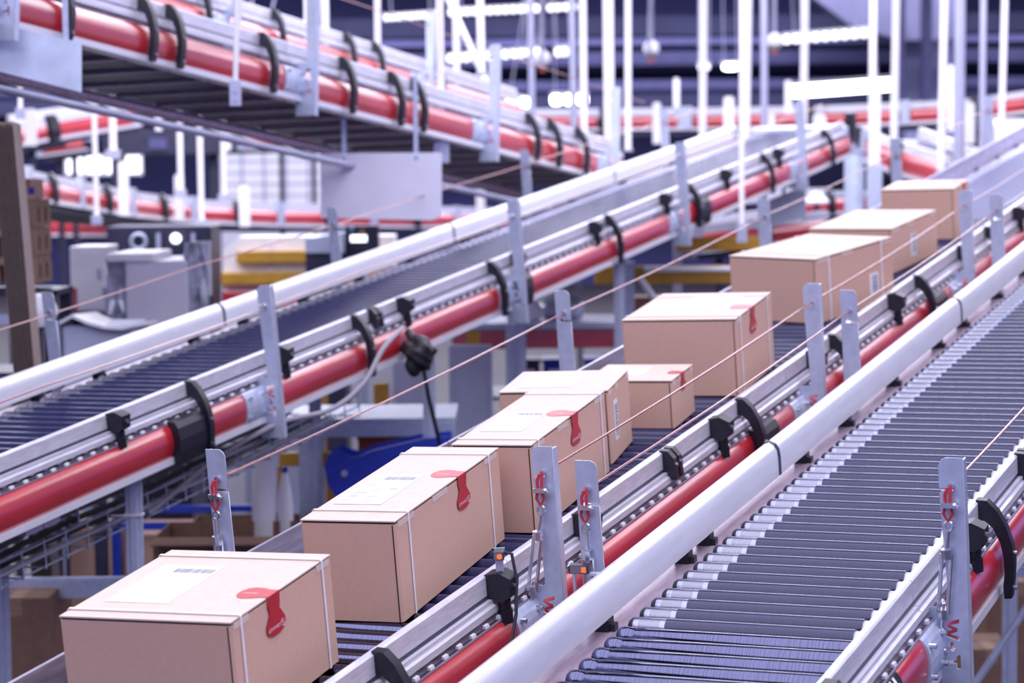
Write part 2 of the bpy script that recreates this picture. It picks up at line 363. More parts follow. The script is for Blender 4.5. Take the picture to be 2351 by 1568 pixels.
def conveyor(label, fr, u_g, n_r, s0, s1, joints, postsA, postsB, arms, clamps, twins, covers, rollers=None, chrome_below=0, sleeve_to=1e9, rail_joint=0.0, legs=(), railclips=None, rail_s1=None, roller_s0=None, sc=1.0, sheet_left=False):
    S0=s0
    mw=frame_matrix(*fr,u_g,S0,n_r)@Matrix.Scale(sc,4)
    root=empty('roller_conveyor',mw,label,'conveyor')
    Y=lambda s:(s-S0)/sc
    L=(s1-s0)/sc
    rs1 = rail_s1 if rail_s1 else s1
    # side rail in lengths with dark joint rings
    cuts=[s0]; q=rail_joint
    while q<rs1:
        if q>s0+0.1: cuts.append(q)
        q+=2.5
    cuts.append(rs1)
    for a_,b_ in zip(cuts[:-1],cuts[1:]):
        MB().prism(sheet_prof if sheet_left else rail_prof,Y(a_)+0.003,Y(b_)-0.003).build('side_rail','sheet_steel' if sheet_left else 'alu_white',root,not sheet_left)
        if a_>s0 and not sheet_left: MB().prism([(x*1.0+(0.003 if x>-0.71 else -0.003),z+0.0025) for x,z in rail_prof],Y(a_)-0.008,Y(a_)+0.008).build('rail_joint','dark_metal',root)
    cl=MB().box(-0.722,-0.682,-0.020,0.020,-0.032,0.001).box(-0.70,-0.668,-0.012,0.012,-0.030,-0.012).mesh('rail_clip',['black_plastic'])
    q=s0+0.3; rc=railclips or []
    if not rc:
        while q<rs1: rc.append(q); q+=0.62
    for q in rc:
        if s0<q<rs1: inst('rail_clip',cl,root,Y(q))
    # left ledge with channel, red panels on the far side
    MB().prism([(-0.742,-0.036),(-0.642,-0.036),(-0.642,-0.031),(-0.742,-0.031)],0,L).build('ledge','mauve_sheen_steel',root)
    MB().prism([(-0.742,-0.19),(-0.660,-0.19),(-0.660,-0.20),(-0.742,-0.20)],0,L).build('bottom_flange','dark_metal',root)
    MB().box(-0.737,-0.72,0,L,-0.19,-0.036).build('side_frame','mauve_sheen_steel',root)
    MB().box(0.028,0.046,0,L,-0.19,-0.062).build('side_frame','mauve_sheen_steel',root)
    MB().box(-0.72,0.03,0,L,-0.198,-0.188).build('underside_pan','dark_metal',root)
    nb=int(L/0.31)
    rib=MB().box(-0.70,0.02,-0.012,0.012,-0.215,-0.198).mesh('underside_rib',['mauve_sheen_steel'])
    for k in range(nb): inst('underside_rib',rib,root,0.15+k*0.31)
    # guide
    k=s0; cutsg=[s0]+[j for j in joints if s0+0.1<j<s1]+[s1]
    for a_,b_ in zip(cutsg[:-1],cutsg[1:]):
        MB().prism(guide_prof,Y(a_)+0.002,Y(b_)-0.002).build('guide_rail','alu_scuffed',root)
        MB().prism(low_prof,Y(a_)+0.002,Y(b_)-0.002).build('lower_guide','alu_scuffed',root)
    MB().box(0.006,0.024,0,L,-0.010,0.006).build('guide_spacer','dark_metal',root)
    MB().prism([(0.012,-0.066),(0.056,-0.062),(0.056,-0.057),(0.012,-0.058)],0,L).build('ledge','mauve_sheen_steel',root)
    MB().prism([(0.0,-0.213),(0.069,-0.213),(0.069,-0.187),(0.0,-0.187)],0,L).build('bottom_flange','alu_white',root)
    for a_,b_ in zip(cutsg[:-1],cutsg[1:]):
        red_panel_mb(Y(a_)+0.004,Y(b_)-0.004).build('red_panel','red_paint',root,True)
        red_panel_mb(Y(a_)+0.004,Y(b_)-0.004,mirror=True).build('red_panel','red_paint',root,True)
    for j in joints:
        if s0+0.05<j<s1: inst('joint_plate',JOINT,root,Y(j))
    for p in postsA:
        o=inst('cord_post',POSTA,root,Y(p)); o2=bpy.data.objects.new('flange',FLA); C.objects.link(o2); o2.parent=o
    for p in postsB:
        o=inst('cord_post',POSTB,root,Y(p)); o2=bpy.data.objects.new('flange',FLB); C.objects.link(o2); o2.parent=o
    for p in arms: inst('guide_arm',ARM,root,Y(p))
    for p in clamps: inst('guide_clamp',CLAMP,root,Y(p))
    for p in twins: inst('twin_bracket',TWIN,root,Y(p))
    for p in covers: inst('joint_cover',COVER,root,Y(p))
    if rollers:
        MB().box(0.0445,0.0525,0,L,-0.0575,-0.0555).build('slot_strip','dark_metal',root)
        q=rollers; i=0
        a0 = roller_s0 if roller_s0 else s0
        while q>a0+PITCHR: q-=PITCHR
        cnt=0
        while q<s1-0.03 and cnt<300:
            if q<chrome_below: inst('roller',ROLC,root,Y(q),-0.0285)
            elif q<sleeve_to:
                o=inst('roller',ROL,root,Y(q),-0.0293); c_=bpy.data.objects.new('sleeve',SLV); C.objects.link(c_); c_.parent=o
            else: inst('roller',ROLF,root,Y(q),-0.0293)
            if q<12.5: inst('roller_end_glint',GLINT,root,Y(q))
            q+=PITCHR; cnt+=1
    # legs, vertical in the world down to the floor
    for (ls,lu) in legs:
        p=mw@Vector((lu,Y(ls),-0.19)); zt=p.z
        mb=MB().box(p.x-0.030,p.x+0.030,p.y-0.02,p.y+0.02,0,zt-0.002)
        mb.box(p.x-0.012,p.x+0.012,p.y-0.026,p.y-0.02,0,zt-0.03,1)
        mb.box(p.x-0.07,p.x+0.07,p.y-0.06,p.y+0.06,0,0.012)
        o=mb.build('leg',['galvanised','galv_light']); world_child(o,root,mw)
    return root, mw

N0=(EU,ES,EN); N1=(EU1,ES1,EN1)
R_U, M_U, L_U = -1.386, -2.475, -4.77
pA=[5.34+2.52*k for k in range(9)]; pB=[5.14+2.48*k for k in range(9)]
jn=lambda a,b:[p-0.075 for p in [5.34+2.52*k for k in range(-2,12)] if a<p<b]
rootR,mwR=conveyor('long empty roller conveyor with dark sleeved rollers at lower right, nearest the camera',N0,R_U,H0,3.4,24.0,
    jn(3.5,23),[p for p in pA if p<23],[p for p in pB if p<23],[4.50,6.03,8.4,11.2,13.7],[5.80,7.0,8.1,9.3,10.5],[6.6],[],rollers=4.961,chrome_below=4.98,sleeve_to=13.5,rail_joint=3.96,
    railclips=[3.9,4.45,5.02,5.62,5.80,6.75,7.26,7.90,8.60,9.04,9.7,10.3,11,11.7,12.4,13.1,14,15,16,17],legs=[(7.4,-0.05),(7.4,-0.68),(9.9,-0.05),(9.9,-0.68),(12.4,-0.05),(12.4,-0.68),(15,-0.05),(15,-0.68)])
rootM,mwM=conveyor('roller conveyor in the middle carrying the row of strapped cardboard boxes',N0,M_U,H0,3.4,24.0,
    jn(3.5,23),[p for p in pA if p<23],[p for p in pB if p<23],[4.50,7.23,8.38,9.75,11.2,13.2],[4.22,5.15,5.75,6.95,8.08,9.29,10.6,11.9],[6.51],[7.33,9.92],rollers=4.80,chrome_below=5.0,sleeve_to=12.0,rail_joint=3.9,sheet_left=True,
    legs=[(7.4,-0.05),(7.4,-0.68),(9.9,-0.05),(9.9,-0.68),(12.4,-0.05),(12.4,-0.68),(15,-0.05),(15,-0.68)])
rootL,mwL=conveyor('empty roller conveyor climbing from the left edge, behind the row of boxes',N0,L_U,H0,3.6,16.85,
    jn(3.7,16.8),[p for p in pA if p<16],[p for p in pB if p<16],[4.9,7.37,8.76,10.23,11.86,13.24,14.77,16.27],[6.83,8.07,9.22,10.53,11.62,12.77,13.92,15.07],[8.95],[7.25,10.49,13.35],rollers=6.0,chrome_below=0,sleeve_to=16.8,rail_joint=3.83,rail_s1=16.4,
    railclips=[5.6,6.2,6.8,7.38,7.82,8.58,9.02,9.6,10.2,10.8,11.5,12.3,13.1,14,15],roller_s0=4.6,
    legs=[(7.05,-0.05),(7.05,-0.68),(9.64,-0.05),(9.64,-0.68),(12.21,-0.05),(12.21,-0.68),(15,-0.05),(15,-0.68)])

# ------------------------------------------------------------------ overhead conveyors, descending away at the upper left
def s1at(px,py,u): return s_at(px,py,u,N1)
KU=1.12
U1_U, U1_N = -5.63*KU, 1.675*KU
u1=lambda px,py,o=0.07: s1at(px,py,U1_U+o*KU)[0]
j1=[u1(675,190),u1(1100,310),u1(1382,385)]
j1=[j1[0]-2.45]+j1
arms1=[u1(147,40),u1(340,75),u1(403,115),u1(618,150),u1(800,220),u1(911,250),u1(963,265),u1(1225,330),u1(1275,345),u1(1338,365)]
rootU1,mwU1=conveyor('overhead roller conveyor with bright red side descending across the upper left',N1,U1_U,U1_N,u1(0,10)-3.0,u1(1440,375),
    j1,[j+0.08 for j in j1],[],arms1,[],[],[],rollers=None,sc=KU)
U2_U, U2_N = -7.25, 2.335
u2=lambda px,py,o=0.07: s1at(px,py,U2_U+o)[0]
j2=[u2(505,50),u2(958,180)]
rootU2,mwU2=conveyor('second overhead roller conveyor behind the first, mostly hidden at the top left',N1,U2_U,U2_N,u2(0,-60)-1.0,u2(1200,240),
    j2,[j+0.08 for j in j2],[],[u2(470,40),u2(640,90),u2(805,130),u2(870,150),u2(1010,200)],[],[],[],rollers=None)
# two conduits running under the overhead conveyor
for i,(du,dn,r_) in enumerate(((-0.25,-0.34,0.028),(-0.02,-0.44,0.020))):
    a=mwU1@Vector((du,2.5,dn)); b=mwU1@Vector((du,9.5,dn))
    o=MB().cyl(a,b,r_,10).build('conduit_pipe',['mauve_sheen_steel','rod_grey'][i],None,True)
    tag(o,['thick mauve conduit pipe slung under the overhead conveyor','thin grey conduit pipe slung lowest under the overhead conveyor'][i],'pipe')

# ------------------------------------------------------------------ cardboard boxes on the middle conveyor
def strap_mesh(wd,h,t=0.0016,sw=0.0085):
    g=0.0012
    outer=[(-wd-g-t,-g),(g+t,-g),(g+t,h+0.006+g+t-0.004),(g+t-0.004,h+0.006+g+t),(-wd-g-t+0.004,h+0.006+g+t),(-wd-g-t,h+0.006+g+t-0.004)]
    inner=[(x+(t if x<-wd/2 else -t), z+(t if z<h/2 else -t)) for x,z in outer]
    vs=[]; k=len(outer)
    for y in (-sw/2,sw/2):
        vs+=[(x,y,z) for x,z in outer]+[(x,y,z) for x,z in inner]
    fs=[]
    for i in range(k):
        j=(i+1)%k
        fs+=[(i,j,j+2*k,i+2*k),(i+k,i+3*k,j+3*k,j+k),(i,i+k,j+k,j),(i+2*k,j+2*k,j+3*k,i+3*k)]
    return MB().add(vs,fs)
def sticker(root, y, wd, h, L, sc=1.0, print_=True, flip=False):
    # red seal folded over the lid's right edge: tongue on the side face, leaf on the lid
    z1=h+0.0095; syk=2.1; szk=0.82
    side=[(-0.016,0.0),(-0.017,-0.022),(-0.013,-0.048),(-0.017,-0.062),(-0.0225,-0.078),(-0.0235,-0.094),(-0.019,-0.108),(-0.009,-0.116),(0.006,-0.117),(0.018,-0.110),(0.0235,-0.096),(0.022,-0.078),(0.016,-0.060),(0.011,-0.046),(0.0135,-0.022),(0.015,0.0)]
    top=[(-0.016,0.0),(-0.017,0.020),(-0.021,0.040),(-0.023,0.058),(-0.019,0.072),(-0.008,0.082),(0.006,0.082),(0.017,0.074),(0.0215,0.058),(0.020,0.038),(0.015,0.018),(0.015,0.0)]
    side=[(a*syk,b*szk) for a,b in side]; top=[(a*syk*0.9,b*1.05) for a,b in top]
    vs=[(0.0036,y+a*sc,z1+b*sc) for a,b in side]; k=len(vs)
    v2=[(0.0028,y+a*sc,z1+b*sc) for a,b in side]
    mb=MB().add(vs+v2,[tuple(range(k)),tuple(reversed(range(k,2*k)))]+[(i,(i+1)%k,(i+1)%k+k,i+k) for i in range(k)])
    vt=[(0.0036-b*sc,y+a*sc,z1+0.0009) for a,b in top]; k=len(vt); vb=[(0.0036-b*sc,y+a*sc,z1+0.0002) for a,b in top]
    mb.add(vt+vb,[tuple(range(k)),tuple(reversed(range(k,2*k)))]+[(i,(i+1)%k,(i+1)%k+k,i+k) for i in range(k)])
    st=mb.build('seal_sticker','sticker_red',root)
    if print_:
        t=text_mesh('GRANIT',0.0150*sc,'sticker_print'); o=obj('lettering',t,st)
        o.location=(0.0040,y-0.012*sc,z1-0.076*sc); o.rotation_euler=(math.radians(90),math.radians(180),math.radians(90)); o.scale=(1.1,0.8,1)
        g=text_mesh('G',0.015*sc,'sticker_print'); o=obj('lettering',g,st); o.location=(0.0040,y+0.033*sc,z1-0.077*sc); o.rotation_euler=(math.radians(90),math.radians(180),math.radians(90))
        ring=MB().tube([(0.0040,y+0.033*sc+0.011*sc*math.cos(t_),z1-0.077*sc+0.0085*sc*math.sin(t_)) for t_ in [2*math.pi*i/20 for i in range(20)]],0.0005,4,closed=True)
        ring.build('logo_ring','sticker_print',st)
        t=text_mesh('GRANIT',0.0105*sc,'sticker_print'); o=obj('lettering',t,st)
        o.location=(0.0036-0.056*sc,y-0.002,z1+0.0012); o.rotation_euler=(0,0,math.radians(180))
    return st
def address_label(root, x0,x1,y0,y1, z, bars=True, seed=1):
    rnd=random.Random(seed)
    lb=MB().box(x0,x1,y0,y1,z,z+0.0006).build('address_label','paper',root)
    if bars:
        b=MB(); x=x0+0.30*(x1-x0)
        while x<x1-0.06*(x1-x0):
            w_=rnd.choice((0.0012,0.002,0.003)); b.box(x,x+w_,y1-0.20*(y1-y0),y1-0.09*(y1-y0),z+0.0007,z+0.0009); x+=w_+rnd.choice((0.0014,0.0022))
        b.build('barcode','ink',lb)['kind']='stuff'
        p=MB()
        for i in range(11):
            yy=y0+(0.06+0.062*i)*(y1-y0)
            xa=x0+rnd.uniform(0.05,0.12)*(x1-x0); 
            for q in range(3):
                xb=xa+rnd.uniform(0.08,0.26)*(x1-x0)
                if xb<x1-0.01 and rnd.random()<0.8: p.box(xa,xb,yy,yy+0.0018+0.0022*(rnd.random()<0.15),z+0.0007,z+0.0009)
                xa=xb+rnd.uniform(0.01,0.05)
        p.build('print_lines','ink',lb)['kind']='stuff'
    return lb
def carton(label, u, s, yaw, wd, L, h, straps, lab=None, stick=None, side_code=None, stick_sc=1.0, stick_print=True, lift=0.0, flipped=None):
    # local origin: front right bottom corner; x to the left is negative, y runs away, z up
    mw=frame_matrix(*N0,u,s,H0+0.0015)@Matrix.Rotation(math.radians(yaw),4,'Z')
    root=empty('cardboard_box',mw,label,'box','strapped cardboard boxes on the middle conveyor')
    c=0.006
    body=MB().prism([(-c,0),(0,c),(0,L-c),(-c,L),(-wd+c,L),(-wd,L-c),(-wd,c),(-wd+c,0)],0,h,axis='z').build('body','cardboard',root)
    # dark open seam under the lid and the glued corner seam
    MB().box(-wd+0.004,-0.004,0.004,L-0.004,h,h+0.0065).build('lid_gap','seam_dark',root)
    MB().box(-0.010,-0.0070,-0.0008,0.0040,0.0,h-0.002).build('corner_seam','seam_dark',root)
    # lid: slightly bowed sheet with notched right edge
    nx,ny=8,12; vs=[]
    for top in (1,0):
        for j in range(ny+1):
            for i in range(nx+1):
                fx=i/nx; fy=j/ny
                x=-wd+0.001+(wd-0.001)*fx; y=-0.001+(L+0.002)*fy
                bow=0.001*math.sin(math.pi*fx)*math.sin(math.pi*fy)+lift*(1-fx)*0.5*math.sin(math.pi*fy)
                vs.append((x,y,h+0.0055+bow+(0.0035 if top else 0)))
    fs=[]; q=(nx+1)*(ny+1)
    for j in range(ny):
        for i in range(nx):
            a=j*(nx+1)+i; fs.append((a,a+1,a+nx+2,a+nx+1)); fs.append((q+a,q+a+nx+1,q+a+nx+2,q+a+1))
    per=[i for i in range(nx)]+[j*(nx+1)+nx for j in range(ny)]+[ny*(nx+1)+i for i in range(nx,0,-1)]+[j*(nx+1) for j in range(ny,0,-1)]
    for k in range(len(per)):
        a=per[k]; b=per[(k+1)%len(per)]; fs.append((b,a,a+q,b+q))
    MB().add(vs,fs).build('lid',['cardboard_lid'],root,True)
    # front flap fold shown as a shallow tongue on the right face
    for (ya,yb) in ((0.02*L,0.16*L),(0.33*L,0.47*L),(0.84*L,0.97*L)):
        MB().box(-0.001,0.0012,ya,yb,h-0.012,h+0.003).build('lid_tab','cardboard_lid',root)
    for y in straps:
        o=strap_mesh(wd,h+0.005).build('strap','strap_white',root); o.location=(0,y,0)
    if lab: address_label(root,*lab,z=h+0.0103,bars=True,seed=int(u*-1000))
    if stick is not None: sticker(root,stick,wd,h,L,stick_sc,stick_print)
    if side_code:
        y0,y1,z0,z1=side_code
        lb=MB().box(0.0002,0.0012,y0,y1,z0,z1).build('barcode_label','paper',root)
        b=MB(); z=z0+0.08*(z1-z0); rnd=random.Random(3)
        while z<z1-0.1*(z1-z0):
            t=rnd.choice((0.002,0.004,0.006)); b.box(0.0013,0.0016,y0+0.25*(y1-y0),y1-0.12*(y1-y0),z,min(z+t,z1-0.005)); z+=t+rnd.choice((0.003,0.004))
        b.build('barcode','barcode_blue',lb)['kind']='stuff'
    return root
carton('large cardboard box cut off by the bottom edge, frontmost of the row',-2.564,4.054,4.0,0.43,0.53,0.256,[0.045,0.475],(-0.375,-0.215,0.11,0.40),0.21,None,1.0,True)
carton('long low cardboard box with seal sticker, second from the front',-2.578,4.884,4.5,0.262,0.78,0.256,[0.085,0.69],(-0.235,-0.10,0.15,0.46),0.475)
carton('long cardboard box touching the end of the second one, third from the front',-2.566,5.725,4.5,0.245,0.72,0.250,[0.06,0.665],(-0.215,-0.085,0.16,0.42),0.40)
carton('wide cardboard box with blue barcode on its side, half hidden behind the third one',-2.648,6.53,9.0,0.36,0.32,0.232,[],(-0.31,-0.13,0.06,0.26),None,(0.07,0.12,0.06,0.19))
carton('small low cardboard box, smallest of the row',-2.616,7.03,4.0,0.31,0.27,0.157,[],(-0.29,-0.13,0.08,0.22),0.13,None,0.62,True)
carton('square cardboard box with pear shaped red seal on its right side, behind the small box',-2.553,7.548,4.0,0.425,0.55,0.271,[0.06,0.47],(-0.27,-0.08,0.20,0.45),0.24,None,1.0,True)
carton('large turned cardboard box with two white side straps and a barcode',-2.658,8.92,-16.0,0.43,0.62,0.262,[0.10,0.52],(-0.37,-0.17,0.20,0.48),None,(0.42,0.49,0.05,0.14))
carton('cardboard box with upright barcode label, second from the far end of the row',-2.66,10.17,-6.0,0.41,0.62,0.200,[],(-0.34,-0.16,0.18,0.46),None,(0.25,0.32,0.04,0.145))
carton('farthest cardboard box of the row, with shiny label on top',-2.605,11.21,0.0,0.375,0.34,0.247,[],(-0.34,-0.10,0.06,0.28),0.22,None,0.8,False)

# ------------------------------------------------------------------ pull cords with their tensioners
def pull_cord(label, mw, x, z, s0, sref, s_end, posts, mb_side, tension=True, xh=None):
    root=empty('pull_cord',mw@Matrix.Translation((0,0,0)),label,'cord','red pull cords along the conveyors')
    Y=lambda s:s-sref
    pts=[]; q=s0
    while q<s_end:
        pts.append((x,Y(q),z-0.010*math.sin(math.pi*((q-s0)%2.5)/2.5))); q+=0.5
    pts.append((x,Y(s_end),z))
    MB().tube(pts,0.0034,8).build('cord','cord_pink',root,True)
    for p in posts:
        MB().cyl((x,Y(p)-0.012,z),(x,Y(p)+0.012,z),0.008,10).build('grommet','zinc',root,True)
    if tension:
        y=Y(s0)-0.012; xx=xh if xh is not None else x-0.008
        # loop of red cord through the post hole down to the eye
        MB().tube([(x,Y(s0)+0.05,z),(x,y,z),(xx+0.007,y-0.005,z-0.02),(xx+0.006,y-0.005,z-0.045),(xx+0.011,y-0.005,z-0.068),(xx,y-0.006,z-0.088),(xx-0.011,y-0.005,z-0.068),(xx-0.006,y-0.005,z-0.045),(xx-0.006,y-0.005,z-0.02),(x-0.008,y,z-0.004)],0.0042,8).build('cord_loop','cord_red',root,True)
        k=MB().box(xx-0.014,xx+0.014,y-0.016,y+0.004,z-0.051,z-0.039); k.cyl((xx-0.012,y-0.008,z-0.045),(xx+0.028,y-0.008,z-0.049),0.0045,8); k.cyl((xx+0.014,y-0.008,z-0.047),(xx+0.021,y-0.008,z-0.048),0.0085,6)
        k.build('wire_clamp','zinc',root,True)
        zb=z-0.096
        dx=mb_side*0.010   # slight slant of the turnbuckle
        P=lambda t: (xx+dx*t*3.2, y-0.006, zb-t*0.335)
        e=MB().tube([(xx+0.010*math.cos(a),y-0.006,zb-0.004+0.012*math.sin(a)) for a in [2*math.pi*i/14 for i in range(14)]],0.0040,6,closed=True)
        e.cyl((xx,y-0.006,zb-0.016),P(0.26),0.0055,8); e.build('eye_bolt','zinc',root,True)
        t=MB(); 
        for sg in (-1,1): t.tube([(P(0.22)[0]+sg*0.0115,y-0.006,P(0.22)[2]),(P(0.68)[0]+sg*0.0115,y-0.006,P(0.68)[2])],0.0052,6)
        for q in (0.22,0.68): t.tube([(P(q)[0],y-0.006,P(q)[2]+0.012),(P(q)[0],y-0.006,P(q)[2]-0.012)],0.0150,8)
        tb=t.build('turnbuckle','zinc',root,True)
        hp=P(0.95); h=MB().cyl(P(0.60),hp,0.0042,8)
        h.tube([(hp[0]+0.012*math.sin(a),hp[1]-0.001,hp[2]-0.012+0.012*math.cos(a)) for a in [math.radians(d) for d in range(0,300,25)]],0.0040,6)
        h.build('hook','zinc',root,True)
    return root
pull_cord('red pull cord with turnbuckle along the right side of the lower right conveyor',mwR,0.112,0.285,5.34,3.4,23,[p for p in pA if p<23],-1)
pull_cord('red pull cord with turnbuckle along the left side of the lower right conveyor',mwR,-0.768,0.300,5.14,3.4,23,[p for p in pB if p<23],0)
pull_cord('red pull cord with slanted turnbuckle right beside the row of boxes',mwM,0.112,0.285,5.34,3.4,23,[p for p in pA if p<23],-2)
pull_cord('red pull cord with turnbuckle to the left of the row of boxes',mwM,-0.768,0.290,5.14,3.4,23,[p for p in pB if p<23],-0.4)
pull_cord('red pull cord along the right side of the climbing left conveyor',mwL,0.112,0.270,3.8,3.6,16.0,[p for p in pA if p<16],0,False)
pull_cord('red pull cord along the left side of the climbing left conveyor',mwL,-0.768,0.290,3.8,3.6,16.0,[p for p in pB if p<16],0,False)
pull_cord('slack brownish pull cord along the overhead conveyors, top centre',mwU2,0.112,0.250,0,0,9.0,[],0,False)

# ------------------------------------------------------------------ photo sensors (parts of the conveyors that carry them)
def photo_sensor(root, x, y, z, rz, flip=1):
    s=MB().box(-0.014,0.014,-0.023,0.023,0,0.022).build('photo_sensor','black_plastic',root,False,0.002)
    s.location=(x,y,z); s.rotation_euler=(0,0,rz)
    MB().box(-0.0145,0.0145,0.019,0.0245,0.0,0.0225).build('sensor_back','sensor_blue',s)
    MB().box(-0.0115,0.0115,-0.0240,-0.0228,0.002,0.020).build('sensor_window','ink',s)
    MB().lathe_x([(0.0,0.007),(0.0016,0.006)],12).build('sensor_lens','lens_red',s).matrix_local=Matrix.Translation((0.003*flip,-0.0244,0.011))@Matrix.Rotation(math.radians(-90),4,'Z')
    b=MB().box(-0.010,0.010,-0.006,0.006,-0.045,0.0).build('sensor_bracket','galv_light',s)
    return s
photo_sensor(rootM,0.052,5.15-3.4,0.100,math.radians(20))
s2=MB().box(-0.026,0.026,-0.013,0.013,0,0.022).build('photo_sensor','black_plastic',rootR,False,0.002); s2.location=(-0.778,5.07-3.4,0.098); s2.rotation_euler=(0,0,math.radians(8))
MB().box(-0.022,0.022,-0.0142,-0.0128,0.002,0.020).build('sensor_window','ink',s2); MB().box(0.008,0.019,-0.0156,-0.0140,0.005,0.018).build('sensor_lens','lens_red',s2)
MB().box(-0.030,-0.026,-0.011,0.011,0.002,0.020).build('sensor_plug','zinc',s2); MB().box(0.024,0.050,-0.008,0.010,-0.006,0.0).build('sensor_bracket','galv_light',s2)
yb=5.15-3.4
MB().tube([(0.052,yb+0.02,0.11),(0.075,yb+0.03,0.105),(0.092,yb+0.01,0.05),(0.098,yb-0.02,-0.04),(0.096,yb-0.08,-0.14),(0.09,yb-0.14,-0.21)],0.0045,8).build('sensor_cable','cable_black',rootM,True)
yb=5.07-3.4
MB().cyl((-0.792,yb-0.005,-0.12),(-0.792,yb-0.005,0.098),0.005,8).build('sensor_stem','zinc',rootR,True)
MB().box(-0.742,-0.732,yb,yb+0.02,-0.05,0.095).build('sensor_plate','galv_light',rootR)
# dark decal with white bars on the near red panel of the lower right conveyor
dk=MB().prism([(x,z) for x,z in red_prof(0.0012)]+[(x,z) for x,z in reversed(red_prof(-0.004))],-0.09,0.09).build('decal','black_plastic',rootR); dk.location=(0,4.86-3.4,0)
for i in range(3):
    MB().prism([(x,z) for x,z in red_prof(0.0022)[1:5]]+[(x,z) for x,z in reversed(red_prof(-0.003)[1:5])],-0.02+0.03*i,-0.006+0.03*i).build('decal_bar','paper',dk)

# ------------------------------------------------------------------ hanger rods
def rod(label, x0,y0,x1,y1, d, wpx, m_='rod_white', bracket=False, top=None, square=False):
    b=W(x1,y1,d); t=W(x0,y0,d); dr=(t-b); 
    zt = top if top is not None else ZC
    k=(zt-b.z)/dr.z; tt=b+dr*k; r=wpx/2/FPX*d
    root=empty('hanger_rod',b,label,'rod','hanger rods carrying the conveyors')
    v=tt-b
    MB().tube([(0,0,0),tuple(v)],r,10 if not square else 4).build('shaft',m_,root,True)
    f=MB().tube([(0,0,0.0),(0,0,-0.02)],r*1.5,8)
    if bracket:
        f=MB().box(-r*1.9,r*1.9,-r*1.2,r*1.2,-0.10,0.02); f.cyl((0,-r*1.6,-0.03),(0,r*1.6,-0.03),r*0.7,8); f.cyl((0,-r*1.6,-0.07),(0,r*1.6,-0.07),r*0.7,8)
    f.build('end_bracket','galv_light',root)
    MB().box(v.x-r*2.2,v.x+r*2.2,v.y-r*2.2,v.y+r*2.2,v.z-0.02,v.z).build('ceiling_plate','galv_light',root)
    return root
RODS=[
 (545,0,540,195,10.9,13,'rod_white',True,'white hanger rod with bracket in front of the upper left conveyor'),
 (705,0,707,130,15.0,16,'rod_white',False,'short white hanger rod just right of the overhead joint post'),
 (746,0,748,135,15.0,17,'rod_white',False,'white hanger rod second to the right of the overhead joint post'),
 (866,0,867,112,16.5,14,'rod_white',False,'white hanger rod ending above the hidden overhead conveyor'),
 (1009,0,1014,335,13.4,18,'rod_white',True,'bright hanger rod with bracket crossing the overhead conveyor at top centre'),
 (1045,0,1050,222,17.0,15,'rod_white',False,'white hanger rod crossed by the slanted brace'),
 (1102,0,1106,165,14.6,18,'rod_white',False,'bright hanger rod ending on a white overhead post'),
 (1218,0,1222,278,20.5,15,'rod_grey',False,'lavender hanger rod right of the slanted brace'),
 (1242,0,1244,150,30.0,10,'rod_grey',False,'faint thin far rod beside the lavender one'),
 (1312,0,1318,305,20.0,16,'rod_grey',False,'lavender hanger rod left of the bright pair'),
 (1338,0,1342,405,15.6,17,'rod_white',False,'bright hanger rod, left one of the close pair at centre'),
 (1396,0,1400,405,15.9,25,'rod_white',False,'thickest bright hanger rod at the end of the overhead conveyor'),
 (1442,0,1442,342,19.0,15,'rod_white',False,'white hanger rod right of the thickest one'),
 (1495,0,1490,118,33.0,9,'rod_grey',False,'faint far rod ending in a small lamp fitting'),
 (1615,0,1613,333,20.5,17,'rod_white',False,'white hanger rod above the middle of the climbing conveyor'),
 (1714,0,1708,335,19.5,26,'rod_white',False,'wide white hanger post above the end of the climbing conveyor'),
 (1703,0,1703,520,14.2,12,'rod_white',True,'long thin rod hanging in front of the climbing conveyor'),
 (1754,0,1755,305,21.0,16,'rod_grey',False,'lavender rod right of the wide hanger post'),
 (1848,0,1844,325,20.5,17,'rod_white',False,'white hanger rod left of the brightest lamp'),
 (2005,0,2002,300,22.0,16,'rod_white',False,'white hanger rod crossing the right part of the brightest lamp'),
 (2058,0,2052,348,20.0,17,'rod_white',False,'white hanger rod at the right end of the brightest lamp'),
 (2168,0,2160,388,17.5,17,'rod_white',False,'white hanger rod right of the slatted door'),
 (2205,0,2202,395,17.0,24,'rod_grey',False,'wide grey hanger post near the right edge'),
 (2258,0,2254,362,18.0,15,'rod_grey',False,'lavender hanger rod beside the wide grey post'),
 (2307,0,2298,328,18.5,15,'rod_white',False,'white hanger rod nearest the right edge'),
]
for x0,y0,x1,y1,d,wp,m_,br,lb in RODS: rod(lb,x0,y0,x1,y1,d,wp,m_,br)
# rods under the overhead conveyors
for x0,y0,x1,y1,d,wp,lb in ((213,215,222,500,17.0,12,'pale rod hanging lowest at left, over the red mid conveyor'),(256,215,260,350,17.5,17,'short pale rod beside the lowest left one'),(410,240,415,440,18.5,13,'pale rod left of the long one under the overhead conveyor'),(456,255,463,510,18.5,13,'long pale rod reaching down to the mid conveyor'),(511,265,514,450,19.5,13,'pale rod right of the long one'),(44,185,47,255,14.5,11,'short pale rod at far left under the zinc panel')):
    b=W(x1,y1,d); t=W(x0,y0-70,d); r=wp/2/FPX*d
    o=empty('hanger_rod',b,lb,'rod','hanger rods carrying the conveyors')
    v=t-b; MB().tube([(0,0,0),tuple(v)],r,10).build('shaft','rod_white',o,True)
    MB().box(-r*1.8,r*1.8,-r*1.8,r*1.8,-0.05,0.02).build('end_bracket','galv_light',o)
